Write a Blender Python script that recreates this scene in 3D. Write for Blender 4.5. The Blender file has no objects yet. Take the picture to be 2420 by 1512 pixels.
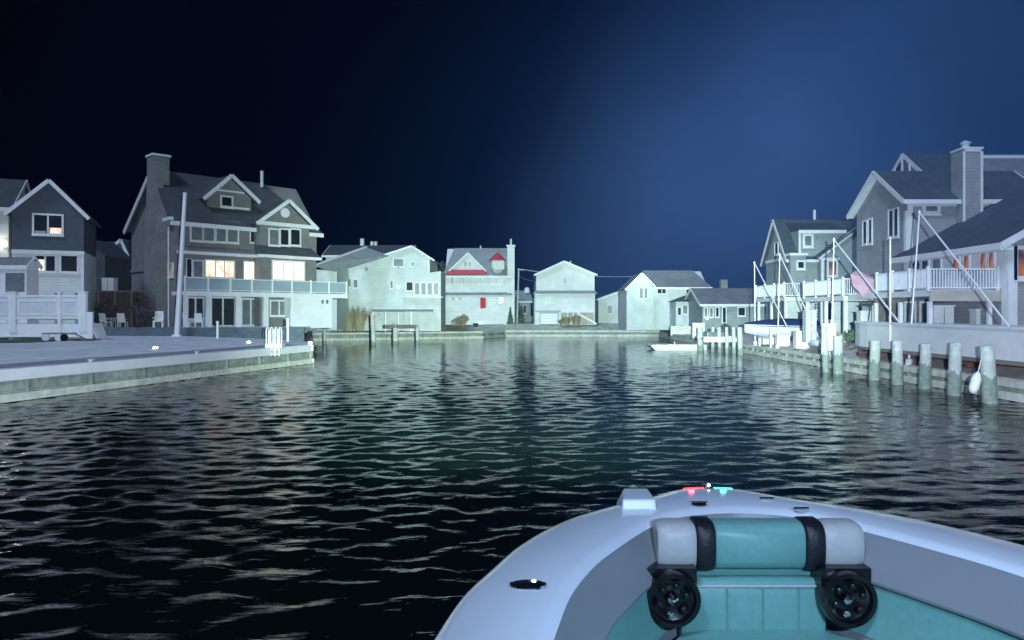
import bpy, bmesh, math, random
import numpy as np
from mathutils import Vector, Matrix
random.seed(7)
S = bpy.context.scene
COL = S.collection
R = math.radians
F, HC, CX, HY = 1728.0, 3.3, 1210.0, 740.0      # focal length and principal point of a 2420 x 1512 view, eye height over the water

# ---------------------------------------------------------------- camera
cd = bpy.data.cameras.new("camera")
cam = bpy.data.objects.new("camera", cd); COL.objects.link(cam)
cam.location = (0, 0, HC); cam.rotation_euler = (R(90), 0, 0)
cd.sensor_width = 36; cd.lens = 36 * F / 2420; cd.shift_y = -(756 - HY) / 2420
cd.clip_start = .05; cd.clip_end = 3000
S.camera = cam

# ---------------------------------------------------------------- night sky
w = bpy.data.worlds.new("World"); S.world = w; w.use_nodes = True
nt = w.node_tree; nt.nodes.clear()
wo = nt.nodes.new("ShaderNodeOutputWorld"); bg = nt.nodes.new("ShaderNodeBackground")
tc = nt.nodes.new("ShaderNodeTexCoord")
def vmath(op, a, b):
    n = nt.nodes.new("ShaderNodeVectorMath"); n.operation = op
    nt.links.new(a, n.inputs[0]) if not isinstance(a, tuple) else setattr(n.inputs[0], "default_value", a)
    nt.links.new(b, n.inputs[1]) if not isinstance(b, tuple) else setattr(n.inputs[1], "default_value", b)
    return n
g = vmath("DOT_PRODUCT", tc.outputs["Generated"], tuple(Vector((.62, .75, .22)).normalized()))
ramp = nt.nodes.new("ShaderNodeValToRGB"); nt.links.new(g.outputs["Value"], ramp.inputs[0])
cr = ramp.color_ramp
cr.elements[0].position = .70; cr.elements[0].color = (.0004, .0004, .0008, 1)
cr.elements[1].position = 1.0; cr.elements[1].color = (.002, .009, .036, 1)
e = cr.elements.new(.82); e.color = (.0008, .0010, .0060, 1)
e = cr.elements.new(.93); e.color = (.0014, .0050, .0260, 1)
def beam_glow(d, a, b, col, last):      # glow of the search beam painted into the sky, mottled like thin cloud
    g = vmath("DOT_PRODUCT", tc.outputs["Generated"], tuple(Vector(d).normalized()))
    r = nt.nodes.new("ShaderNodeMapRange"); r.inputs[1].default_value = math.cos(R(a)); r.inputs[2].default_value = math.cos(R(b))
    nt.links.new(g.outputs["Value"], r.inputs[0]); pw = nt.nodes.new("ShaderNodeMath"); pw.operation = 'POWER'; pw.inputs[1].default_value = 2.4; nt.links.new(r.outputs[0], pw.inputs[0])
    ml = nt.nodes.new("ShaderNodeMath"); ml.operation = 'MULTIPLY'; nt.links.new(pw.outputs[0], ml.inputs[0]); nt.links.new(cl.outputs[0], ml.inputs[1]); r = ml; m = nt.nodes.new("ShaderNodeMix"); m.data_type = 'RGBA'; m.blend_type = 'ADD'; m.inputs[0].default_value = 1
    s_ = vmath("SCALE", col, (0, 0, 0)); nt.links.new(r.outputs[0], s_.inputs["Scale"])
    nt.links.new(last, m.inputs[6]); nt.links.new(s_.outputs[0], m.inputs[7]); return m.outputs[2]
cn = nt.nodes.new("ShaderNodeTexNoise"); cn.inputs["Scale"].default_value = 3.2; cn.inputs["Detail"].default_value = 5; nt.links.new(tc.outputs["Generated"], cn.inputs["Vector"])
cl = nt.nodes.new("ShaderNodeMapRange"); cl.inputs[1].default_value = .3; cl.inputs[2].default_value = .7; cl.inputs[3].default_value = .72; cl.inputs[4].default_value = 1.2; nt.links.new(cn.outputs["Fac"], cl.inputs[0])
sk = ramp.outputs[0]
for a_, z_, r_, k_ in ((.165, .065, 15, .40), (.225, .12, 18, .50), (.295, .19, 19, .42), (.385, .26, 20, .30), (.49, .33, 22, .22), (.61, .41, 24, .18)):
    sk = beam_glow((a_, 1, z_), r_, 0, (.019 * k_, .043 * k_, .104 * k_), sk)
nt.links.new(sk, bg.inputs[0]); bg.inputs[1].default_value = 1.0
nt.links.new(bg.outputs[0], wo.inputs[0])

sl = bpy.data.lights.new("fill_sun", 'SUN'); sl.energy = 1.9; sl.angle = R(12); sl.color = (.52, .68, 1.0)
so = bpy.data.objects.new("fill_sun", sl); COL.objects.link(so); so.rotation_euler = (R(38), 0, R(-34))   # added fill to lift roofs and ground, high behind the camera
S.view_settings.view_transform = 'Standard'; S.view_settings.look = 'None'
S.view_settings.exposure = 0; S.view_settings.gamma = 1
S.cycles.use_denoising = True
S.cycles.max_bounces = 6; S.cycles.volume_bounces = 0; S.cycles.sample_clamp_indirect = 4
S.cycles.caustics_reflective = False; S.cycles.caustics_refractive = False

# ---------------------------------------------------------------- helpers
WL = {}
def W(X, Y, d): return Vector(((X - CX) * d / F, d, HC - (Y - HY) * d / F))
def V(*a): return Vector(a)

class MB:
    def __init__(s): s.v = []; s.f = []
    def add(s, vs, fs):
        b = len(s.v); s.v += [Vector(p) for p in vs]; s.f += [tuple(b + i for i in f) for f in fs]; return s
    def hexa(s, a, b):                      # two matching loops of n points
        n = len(a)
        fs = [tuple(range(n))[::-1], tuple(range(n, 2 * n))] + [(i, (i + 1) % n, n + (i + 1) % n, n + i) for i in range(n)]
        return s.add(list(a) + list(b), fs)
    def box(s, x0, x1, y0, y1, z0, z1):
        return s.hexa([V(x0, y0, z0), V(x1, y0, z0), V(x1, y1, z0), V(x0, y1, z0)], [V(x0, y0, z1), V(x1, y0, z1), V(x1, y1, z1), V(x0, y1, z1)])
    def fb(s, f, u0, u1, n0, n1, z0, z1):   # box on a facade
        return s.hexa([f.P(u0, n0, z0), f.P(u1, n0, z0), f.P(u1, n1, z0), f.P(u0, n1, z0)], [f.P(u0, n0, z1), f.P(u1, n0, z1), f.P(u1, n1, z1), f.P(u0, n1, z1)])
    def prism(s, f, pts, n0, n1):           # outline on a facade given depth
        return s.hexa([f.P(u, n0, z) for u, z in pts], [f.P(u, n1, z) for u, z in pts])
    def slab(s, q, t):                      # plate of thickness t below its four corners
        n = (q[1] - q[0]).cross(q[2] - q[0]).normalized()
        if n.z < 0: n = -n
        return s.hexa([p - n * t for p in q], list(q))
    def bar(s, a, b, w, h=None):            # straight bar of rectangular section
        h = h or w; d = (b - a).normalized()
        up = V(0, 0, 1) if abs(d.z) < .95 else V(1, 0, 0)
        x = d.cross(up).normalized() * w / 2; y = x.cross(d).normalized() * h / 2
        return s.hexa([a - x - y, a + x - y, a + x + y, a - x + y], [b - x - y, b + x - y, b + x + y, b - x + y])
    def tube(s, a, b, r0, r1=None, n=10):
        r1 = r0 if r1 is None else r1; d = (b - a).normalized()
        up = V(0, 0, 1) if abs(d.z) < .95 else V(1, 0, 0)
        x = d.cross(up).normalized(); y = x.cross(d).normalized()
        c = [(math.cos(2 * math.pi * i / n), math.sin(2 * math.pi * i / n)) for i in range(n)]
        return s.hexa([a + (x * p + y * q) * r0 for p, q in c], [b + (x * p + y * q) * r1 for p, q in c])
    def lathe(s, c, prof, n=16, ax=V(0, 0, 1)):   # profile of (radius, height)
        ax = ax.normalized(); up = V(0, 0, 1) if abs(ax.z) < .95 else V(1, 0, 0)
        x = ax.cross(up).normalized(); y = ax.cross(x).normalized()
        vs = []; fs = []
        for r, h in prof:
            for i in range(n):
                t = 2 * math.pi * i / n; vs.append(c + ax * h + (x * math.cos(t) + y * math.sin(t)) * r)
        for k in range(len(prof) - 1):
            for i in range(n):
                j = (i + 1) % n; fs.append((k * n + i, k * n + j, (k + 1) * n + j, (k + 1) * n + i))
        fs.append(tuple(range(n))[::-1]); fs.append(tuple((len(prof) - 1) * n + i for i in range(n)))
        return s.add(vs, fs)
    def loft(s, rows, close=False):
        n = len(rows[0]); vs = [p for r in rows for p in r]; fs = []
        for k in range(len(rows) - 1):
            for i in range(n if close else n - 1):
                j = (i + 1) % n; fs.append((k * n + i, k * n + j, (k + 1) * n + j, (k + 1) * n + i))
        return s.add(vs, fs)
    def build(s, name, mat, parent=None, smooth=False, bevel=0, solid=0, fixn=True):
        lo = Vector([min(p[i] for p in s.v) for i in range(3)]); hi = Vector([max(p[i] for p in s.v) for i in range(3)])
        c = (lo + hi) / 2
        if parent is None: c.z = lo.z
        me = bpy.data.meshes.new(name); me.from_pydata([p - c for p in s.v], [], s.f); me.update()
        if fixn or bevel:
            bm = bmesh.new(); bm.from_mesh(me)
            if fixn: bmesh.ops.recalc_face_normals(bm, faces=bm.faces)
            if bevel:
                es = [e for e in bm.edges if len(e.link_faces) == 2 and e.calc_face_angle(0) > .5]
                bmesh.ops.bevel(bm, geom=es, offset=bevel, segments=2, profile=.6, affect='EDGES')
            bm.to_mesh(me); bm.free()
        me.materials.append(mat)
        if smooth:
            for p in me.polygons: p.use_smooth = True
        o = bpy.data.objects.new(name, me); COL.objects.link(o)
        if smooth and hasattr(me, "set_sharp_from_angle"): me.set_sharp_from_angle(angle=R(40))
        if solid:
            m = o.modifiers.new("thick", 'SOLIDIFY'); m.thickness = solid; m.offset = 0
        if parent is not None: o.parent = parent; o.location = c - WL[parent.name]
        else: o.location = c
        WL[o.name] = c
        return o

class Face:
    """a vertical plane: u runs along it, n points out of it"""
    def __init__(s, x, y, deg):
        s.x, s.y = x, y; t = R(deg); s.ux, s.uy = math.cos(t), math.sin(t); s.nx, s.ny = math.sin(t), -math.cos(t); s.deg = deg
    def P(s, u, n, z): return V(s.x + s.ux * u + s.nx * n, s.y + s.uy * u + s.ny * n, z)
    def uz(s, X, Y, n=0):
        r = (X - CX) / F; x0 = s.x + s.nx * n; y0 = s.y + s.ny * n
        u = (r * y0 - x0) / (s.ux - r * s.uy); d = y0 + s.uy * u
        return u, HC - (Y - HY) * d / F
    def off(s, n): return Face(s.x + s.nx * n, s.y + s.ny * n, s.deg)

def tag(o, label=None, cat=None, group=None, kind=None):
    if label: o['label'] = label
    if cat: o['category'] = cat
    if group: o['group'] = group
    if kind: o['kind'] = kind
    return o
def root(name, loc, label, cat, group=None):
    o = bpy.data.objects.new(name, None); COL.objects.link(o); o.location = loc; o.empty_display_size = .3
    WL[o.name] = Vector(loc); return tag(o, label, cat, group)

# ---------------------------------------------------------------- materials
def mat(name, col, rough=.6, var=.12, scale=2., bump=0, siding=0, metal=0, spec=.5, emit=None, es=0, coat=0, axis='Z', dirt=0):
    m = bpy.data.materials.new(name); m.use_nodes = True; t = m.node_tree; b = t.nodes["Principled BSDF"]
    b.inputs["Roughness"].default_value = rough; b.inputs["Metallic"].default_value = metal
    b.inputs["Specular IOR Level"].default_value = spec; b.inputs["Coat Weight"].default_value = coat
    co = t.nodes.new("ShaderNodeTexCoord")
    no = t.nodes.new("ShaderNodeTexNoise"); no.inputs["Scale"].default_value = scale; no.inputs["Detail"].default_value = 5
    t.links.new(co.outputs["Object"], no.inputs["Vector"])
    rp = t.nodes.new("ShaderNodeValToRGB"); t.links.new(no.outputs["Fac"], rp.inputs[0])
    rp.color_ramp.elements[0].position = .3; rp.color_ramp.elements[1].position = .7
    c = Vector(col); a = c * (1 - var); z = c * (1 + var)
    rp.color_ramp.elements[0].color = (*a, 1); rp.color_ramp.elements[1].color = (*[min(1, q) for q in z], 1)
    last = rp.outputs[0]
    hgt = no.outputs["Fac"]
    if siding:
        sx = t.nodes.new("ShaderNodeSeparateXYZ"); t.links.new(co.outputs["Object"], sx.inputs[0])
        mu = t.nodes.new("ShaderNodeMath"); mu.operation = 'DIVIDE'; mu.inputs[1].default_value = siding; t.links.new(sx.outputs[axis], mu.inputs[0])
        fr = t.nodes.new("ShaderNodeMath"); fr.operation = 'FRACT'; t.links.new(mu.outputs[0], fr.inputs[0])
        r2 = t.nodes.new("ShaderNodeValToRGB"); t.links.new(fr.outputs[0], r2.inputs[0])
        r2.color_ramp.elements[0].position = 0; r2.color_ramp.elements[0].color = (.5, .5, .5, 1)
        r2.color_ramp.elements[1].position = .16; r2.color_ramp.elements[1].color = (1, 1, 1, 1)
        mx = t.nodes.new("ShaderNodeMix"); mx.data_type = 'RGBA'; mx.blend_type = 'MULTIPLY'; mx.inputs[0].default_value = .8
        t.links.new(last, mx.inputs[6]); t.links.new(r2.outputs[0], mx.inputs[7]); last = mx.outputs[2]
        hgt = fr.outputs[0]; bump = bump or .3
    if dirt:
        n2 = t.nodes.new("ShaderNodeTexNoise"); n2.inputs["Scale"].default_value = .7; n2.inputs["Detail"].default_value = 8; n2.inputs["Roughness"].default_value = .7
        t.links.new(co.outputs["Object"], n2.inputs["Vector"])
        r3 = t.nodes.new("ShaderNodeValToRGB"); t.links.new(n2.outputs["Fac"], r3.inputs[0])
        r3.color_ramp.elements[0].position = .38; r3.color_ramp.elements[0].color = (1 - dirt, 1 - dirt, 1 - dirt * .9, 1)
        r3.color_ramp.elements[1].position = .62; r3.color_ramp.elements[1].color = (1, 1, 1, 1)
        mx = t.nodes.new("ShaderNodeMix"); mx.data_type = 'RGBA'; mx.blend_type = 'MULTIPLY'; mx.inputs[0].default_value = 1
        t.links.new(last, mx.inputs[6]); t.links.new(r3.outputs[0], mx.inputs[7]); last = mx.outputs[2]
    t.links.new(last, b.inputs["Base Color"])
    if bump:
        bp = t.nodes.new("ShaderNodeBump"); bp.inputs["Strength"].default_value = bump; bp.inputs["Distance"].default_value = .03
        t.links.new(hgt, bp.inputs["Height"]); t.links.new(bp.outputs[0], b.inputs["Normal"])
    if emit:
        b.inputs["Emission Color"].default_value = (*emit, 1); b.inputs["Emission Strength"].default_value = es
    return m
def lit(name, c1, c2, es, scale=2.5):
    """a lit room seen through its glass: patches of lamp light, curtain and dark furniture"""
    m = bpy.data.materials.new(name); m.use_nodes = True; t = m.node_tree; b = t.nodes["Principled BSDF"]
    b.inputs["Roughness"].default_value = .15; b.inputs["Base Color"].default_value = (.05, .05, .05, 1)
    co = t.nodes.new("ShaderNodeTexCoord"); mp = t.nodes.new("ShaderNodeMapping"); mp.inputs["Scale"].default_value = (1, 1, .45)
    vo = t.nodes.new("ShaderNodeTexNoise"); vo.inputs["Scale"].default_value = scale; vo.inputs["Detail"].default_value = 2
    t.links.new(co.outputs["Object"], mp.inputs[0]); t.links.new(mp.outputs[0], vo.inputs["Vector"])
    rp = t.nodes.new("ShaderNodeValToRGB"); t.links.new(vo.outputs["Fac"], rp.inputs[0])
    rp.color_ramp.elements[0].position = .36; rp.color_ramp.elements[0].color = (*c2, 1)
    rp.color_ramp.elements[1].position = .62; rp.color_ramp.elements[1].color = (*c1, 1)
    t.links.new(rp.outputs[0], b.inputs["Emission Color"]); b.inputs["Emission Strength"].default_value = es
    return m

M = dict(
    white=mat("white_paint", (.78, .79, .80), .45, .05, 3, dirt=.10),
    vinyl=mat("white_vinyl", (.80, .81, .83), .35, .04, 2, dirt=.08),
    whiteside=mat("white_clapboard", (.74, .78, .76), .55, .05, 1.2, siding=.2, dirt=.12),
    boards=mat("white_vinyl_boards", (.70, .72, .76), .4, .05, 2, siding=.15, axis='X', dirt=.1),
    cream=mat("pale_siding", (.62, .68, .66), .6, .06, 1.2, siding=.2, dirt=.15),
    slate=mat("slate_blue_siding", (.080, .095, .115), .7, .10, 2, siding=.18, dirt=.15),
    shingle=mat("weathered_cedar_shingle", (.22, .215, .205), .8, .16, 9, siding=.18, dirt=.2),
    greys=mat("grey_siding", (.34, .34, .345), .65, .08, 2, siding=.2, dirt=.12),
    greenside=mat("sage_siding", (.30, .34, .33), .65, .08, 2, siding=.2, dirt=.12),
    roof=mat("dark_shingle_roof", (.068, .078, .082), .85, .25, 5, bump=.4, dirt=.25),
    roofg=mat("grey_shingle_roof", (.20, .21, .22), .85, .2, 5, bump=.4, dirt=.25),
    roofp=mat("pale_shingle_roof", (.30, .33, .34), .85, .15, 5, bump=.4, dirt=.2),
    roofr=mat("red_metal_roof", (.55, .05, .07), .5, .1, 5),
    brick=mat("chimney_stone", (.23, .225, .22), .85, .2, 6, bump=.5, dirt=.2),
    glass=mat("dark_window_glass", (.02, .025, .03), .2, .2, 1, spec=.8),
    glassb=mat("curtained_window_glass", (.16, .18, .19), .35, .3, 1.5, spec=.8),
    rail=mat("glass_rail_panel", (.32, .40, .44), .2, .1, 1, spec=.7),
    wood=mat("weathered_wood", (.24, .20, .16), .8, .25, 6, bump=.3, dirt=.3),
    browny=mat("brown_fence_wood", (.10, .075, .07), .85, .25, 5, siding=.15, axis='X'),
    pile=mat("treated_piling", (.60, .64, .57), .75, .2, 7, bump=.4, dirt=.35),
    pileg=mat("algae_green_piling", (.28, .34, .28), .7, .25, 7, bump=.4, dirt=.35),
    bulk=mat("bulkhead_boards", (.36, .41, .34), .7, .25, 4, siding=.3, axis='Z', dirt=.35),
    waler=mat("bleached_waler", (.74, .75, .64), .7, .18, 3, bump=.3, dirt=.3),
    paver=mat("pale_concrete_pavers", (.76, .78, .80), .8, .08, .6, bump=.1, dirt=.12),
    grass=mat("lawn", (.07, .11, .05), .9, .35, 9, bump=.8, dirt=.3),
    lawn=mat("sandy_lawn", (.60, .65, .48), .9, .25, 2, bump=.5, dirt=.25),
    sand=mat("sandy_soil", (.60, .54, .46), .9, .2, 2, bump=.5, dirt=.25),
    darkwall=mat("dark_retaining_block", (.10, .13, .15), .8, .2, 3, bump=.3, dirt=.2),
    leaf=mat("dark_leaf", (.045, .075, .04), .7, .4, 6),
    leafg=mat("evergreen_leaf", (.10, .17, .08), .7, .3, 6),
    tan=mat("dry_grass_blade", (.36, .32, .20), .8, .3, 4),
    shrub=mat("purple_brown_leaf", (.09, .07, .07), .8, .4, 5),
    bark=mat("bark", (.08, .065, .05), .9, .3, 8, bump=.5),
    gel=mat("white_gelcoat", (.74, .80, .88), .22, .03, 1.5, coat=.5, dirt=.05),
    liner=mat("cockpit_liner_gelcoat", (.25, .26, .28), .4, .04, 2, dirt=.08),
    teal=mat("teal_vinyl_cushion", (.16, .37, .34), .42, .06, 25, bump=.06, dirt=.1),
    padw=mat("white_vinyl_cushion", (.46, .46, .46), .45, .04, 25, bump=.05, dirt=.1),
    strap=mat("black_webbing", (.008, .009, .014), .5, .2, 40, bump=.2),
    black=mat("black_plastic", (.006, .006, .008), .22, .2, 5),
    chrome=mat("stainless_steel", (.75, .76, .78), .12, .03, 5, metal=1),
    navy=mat("navy_canvas", (.008, .015, .07), .8, .2, 5, bump=.3),
    pink=mat("pink_canvas", (.60, .36, .42), .8, .1, 4, bump=.2),
    redp=mat("red_bottom_paint", (.20, .05, .05), .6, .2, 3, dirt=.3),
    beige=mat("beige_hull_paint", (.50, .45, .38), .5, .1, 2, dirt=.15),
    redf=mat("red_flag_cloth", (.55, .04, .04), .8, .1, 4),
    teak=mat("non_skid_deck", (.42, .44, .46), .6, .05, 20, bump=.1),
    steel=mat("galvanised_steel", (.60, .63, .66), .35, .08, 6),
    edge=mat("grey_edge_boards", (.27, .30, .34), .8, .1, 3, siding=.6, axis='Y', dirt=.2),
    warm=lit("warm_lit_room", (1.0, .80, .66), (.70, .38, .25), 1.8),
    warmb=lit("bright_lit_room", (1.0, .86, .74), (.85, .55, .40), 2.0),
    orange=lit("orange_lit_room", (.45, .12, .03), (.05, .015, .02), .8, 2.0),
    dimw=lit("dim_lit_room", (.75, .50, .32), (.012, .014, .022), .38, 1.1),
    lamp=mat("lamp_lens", (1, 1, 1), .3, .0, 1, emit=(.85, 1, 1), es=6),
    porch=mat("porch_bulb", (1, .9, .8), .3, .0, 1, emit=(1, .88, .72), es=3),
    red=mat("red_nav_lens", (.6, .02, .02), .2, 0, 1, emit=(1, .05, .06), es=3),
    green=mat("green_nav_lens", (.02, .6, .4), .2, 0, 1, emit=(.05, 1, .7), es=3),
)
def joints(m, w, h):      # tooled joints between slabs
    t = m.node_tree; b = t.nodes["Principled BSDF"]; lk = b.inputs["Base Color"].links[0].from_socket
    br = t.nodes.new("ShaderNodeTexBrick"); br.inputs["Scale"].default_value = 1; br.inputs["Brick Width"].default_value = w; br.inputs["Row Height"].default_value = h; br.inputs["Mortar Size"].default_value = .03
    br.inputs["Color1"].default_value = (1, 1, 1, 1); br.inputs["Color2"].default_value = (.86, .87, .88, 1); br.inputs["Mortar"].default_value = (.55, .56, .58, 1)
    co = t.nodes.new("ShaderNodeTexCoord"); t.links.new(co.outputs["Object"], br.inputs["Vector"])
    mx = t.nodes.new("ShaderNodeMix"); mx.data_type = 'RGBA'; mx.blend_type = 'MULTIPLY'; mx.inputs[0].default_value = 1
    t.links.new(lk, mx.inputs[6]); t.links.new(br.outputs["Color"], mx.inputs[7]); t.links.new(mx.outputs[2], b.inputs["Base Color"])
joints(M['paver'], 1.8, 1.2)
# ---------------------------------------------------------------- water
def water():
    ys = [-25., -12, -5, 0]
    y = 1.5
    while y < 106: ys.append(y); y += .045 + y * .0036
    ys += [112, 130, 200, 330]
    xs = [-420, -200, -90, -60, -40] + list(np.arange(-31, 31.01, .11)) + [40, 60, 90, 200, 420]
    X, Y = np.meshgrid(np.array(xs), np.array(ys)); Z = np.zeros_like(X)
    rs = np.random.RandomState(3); step = .045 + np.abs(Y) * .0036
    for k in range(64):
        L = math.exp(rs.uniform(math.log(.22), math.log(1.15))); a = rs.normal(math.pi / 2, .55); A = .0050 * L ** .8
        kx, ky = math.cos(a) * 2 * math.pi / L, math.sin(a) * 2 * math.pi / L
        fade = np.clip((L / np.maximum(step, .11) - 2.2) / 3, 0, 1)
        ph = kx * X + ky * Y + rs.uniform(0, 6.28)
        env = .55 + .45 * np.sin(X * rs.uniform(.05, .25) + Y * rs.uniform(.05, .2) + rs.uniform(0, 6.28))
        Z += A * fade * env * (np.sin(ph) + .25 * np.sin(2 * ph + 1.2))
    Z[(np.abs(X) > 31) | (Y < 1.4) | (Y > 106)] = 0
    nx, ny = len(xs), len(ys)
    vs = np.stack([X.ravel(), Y.ravel(), Z.ravel()], 1)
    i = np.arange(nx * ny).reshape(ny, nx)
    fs = np.stack([i[:-1, :-1].ravel(), i[:-1, 1:].ravel(), i[1:, 1:].ravel(), i[1:, :-1].ravel()], 1)
    me = bpy.data.meshes.new("water"); me.from_pydata(vs.tolist(), [], fs.tolist())
    for p in me.polygons: p.use_smooth = True
    m = bpy.data.materials.new("canal_water"); m.use_nodes = True; t = m.node_tree; b = t.nodes["Principled BSDF"]
    b.inputs["Base Color"].default_value = (.003, .008, .0075, 1); b.inputs["Roughness"].default_value = .04
    b.inputs["IOR"].default_value = 1.333
    co = t.nodes.new("ShaderNodeTexCoord"); mp = t.nodes.new("ShaderNodeMapping"); mp.inputs["Scale"].default_value = (1.6, 4.2, 1)
    n1 = t.nodes.new("ShaderNodeTexNoise"); n1.inputs["Scale"].default_value = 1.4; n1.inputs["Detail"].default_value = 3
    bp = t.nodes.new("ShaderNodeBump"); bp.inputs["Strength"].default_value = .3; bp.inputs["Distance"].default_value = .05
    t.links.new(co.outputs["Object"], mp.inputs[0]); t.links.new(mp.outputs[0], n1.inputs["Vector"])
    t.links.new(n1.outputs["Fac"], bp.inputs["Height"]); t.links.new(bp.outputs[0], b.inputs["Normal"])
    me.materials.append(m)
    o = bpy.data.objects.new("water", me); COL.objects.link(o); tag(o, kind='structure')
water()

# ---------------------------------------------------------------- land
def sheet(name, rows, mt):
    o = MB().loft([[V(*p) for p in r] for r in rows]).build(name, mt, fixn=False); tag(o, kind='structure')
    for p in o.data.polygons:
        if p.normal.z < 0: p.flip()
    return o
SL = (18.8 - 13.25) / (47.9 - 26.8)
def lq(y): return -13.25 - (47.9 - y) * SL        # left quay line
ys = (-20, 5, 15, 25, 35, 47.9)
sheet("dock_paving", [[(lq(y) - .02, y, 1.2) for y in ys] + [(-15.0, 54, 1.2)],
                      [(lq(y) - 3, y, 1.34) for y in ys] + [(-18, 54, 1.40)],
                      [(lq(y) - 9, y, 1.62) for y in ys] + [(-24, 54, 1.62)],
                      [(-90, y, 1.66) for y in ys] + [(-90, 54, 1.66)]], M['paver'])
sheet("dock_edging", [[(lq(y) - .46, y, 1.238) for y in ys[:-1]] + [(lq(47.4) - .46, 47.4, 1.238)], [(lq(y) - 1.7, y, 1.30) for y in ys[:-1]] + [(lq(47.4) - 1.7, 47.4, 1.30)]], M['edge'])
sheet("terrace_ground", [[(-15.0, 54, 2.2), (-16.5, 60, 2.2), (-23.6, 86, 1.9)], [(-90, 54, 2.2), (-90, 62, 2.2), (-90, 86, 2.0)]], M['paver'])
sheet("garden_lawn", [[(-90, 86, 1.9), (-23.7, 86.0, .95), (-14, 90.3, .95), (-3.9, 94.7, .95), (-1, 102, .9), (22, 102, .9)],
                      [(-90, 96, 1.9), (-27, 92, 1.5), (-16, 96, 1.6), (-7, 100, 1.6), (-1, 108, 1.75), (26, 108, 1.6)],
                      [(-400, 180, 1.9), (-60, 180, 1.9), (-20, 180, 1.9), (-8, 180, 1.9), (0, 180, 1.9), (400, 180, 1.9)],
                      [(-420, 330, 1.9), (-200, 330, 1.9), (-90, 330, 1.9), (0, 330, 1.9), (90, 330, 1.9), (420, 330, 1.9)]], M['lawn'])
RQ = [(18.9, -20), (18.9, 27), (19.0, 42), (19.3, 58), (19.8, 80), (20.6, 102)]
sheet("shore_ground", [[(x, y, .72) for x, y in RQ], [(x + 2.3, y, 1.35) for x, y in RQ], [(x + 4.2, y, 1.6) for x, y in RQ], [(200, y, 1.7) for x, y in RQ]], M['sand'])
# grass strip in front of the white deck
sheet("lawn_strip", [[(-36, 38.2, 1.672), (-27.5, 41.6, 1.66)], [(-36, 45.2, 1.672), (-27.0, 45.2, 1.66)]], M['grass'])

def bulkhead(name, pts, ztop, label, cap=.35, posts=3.0, facem='bulk', inward=1, capm='vinyl', wal=True):
    r = root(name, (*pts[0], 0), label, "sea wall")
    face = MB(); cp = MB(); wl = MB(); ps = MB()
    for (x0, y0), (x1, y1) in zip(pts, pts[1:]):
        d = V(x1 - x0, y1 - y0, 0); L = d.length; d.normalize(); n = V(d.y, -d.x, 0) * inward   # n points to the water
        a, b = V(x0, y0, 0), V(x1, y1, 0)
        def q(s, off, z): return a + d * s + n * off + V(0, 0, z)
        face.hexa([q(0, -.3, -1), q(L, -.3, -1), q(L, 0, -1), q(0, 0, -1)], [q(0, -.3, ztop - .01), q(L, -.3, ztop - .01), q(L, 0, ztop - .01), q(0, 0, ztop - .01)])
        cp.hexa([q(0, -.45, ztop - cap), q(L, -.45, ztop - cap), q(L, .14, ztop - cap), q(0, .14, ztop - cap)], [q(0, -.45, ztop + .03), q(L, -.45, ztop + .03), q(L, .14, ztop + .03), q(0, .14, ztop + .03)])
        if wal: wl.hexa([q(0, .003, .02), q(L, .003, .02), q(L, .2, .02), q(0, .2, .02)], [q(0, .003, .32), q(L, .003, .32), q(L, .2, .32), q(0, .2, .32)])
        if posts:
            k = posts / 2
            while k < L: ps.bar(q(k, .1, -.8), q(k, .1, ztop - cap - .02), .16); k += posts
    face.build("sheet_piling", M[facem], r); cp.build("cap", M[capm], r, bevel=.02)
    if wal: wl.build("waler", M['waler'], r)
    if posts: ps.build("batten", M['pileg'], r)
    return r
bulkhead("sea_wall", [(lq(-20), -20), (-13.25, 47.9)], 1.2, "white capped sea wall along the paved dock on the left", cap=.40)
bulkhead("sea_wall", [(-13.25, 48.2), (-15.0, 54), (-16.5, 60), (-23.6, 86)], 1.18, "sea wall turning back from the end of the paved dock", cap=.35)
bulkhead("sea_wall", [(-23.6, 86), (-3.9, 94.7)], .95, "green sea wall with rails before the long white gabled house", cap=.18, capm='waler')
bulkhead("sea_wall", [(-3.9, 94.7), (-1, 102), (20.6, 102)], .9, "far pale sea wall across the head of the canal", cap=.25, capm='waler')
bulkhead("sea_wall", [(20.6, 102), (19.8, 80), (19.3, 58), (19.0, 42), (18.9, 27), (18.9, -20)], .72, "weathered green sea wall behind the pilings on the right", cap=.22, capm='waler', posts=1.6, inward=1)
o = MB().box(-70, -15.3, 53.8, 54.02, 1.2, 2.26); tag(o.build("retaining_wall", M['darkwall']), "low dark retaining wall at the back of the paved dock", "wall")

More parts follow.
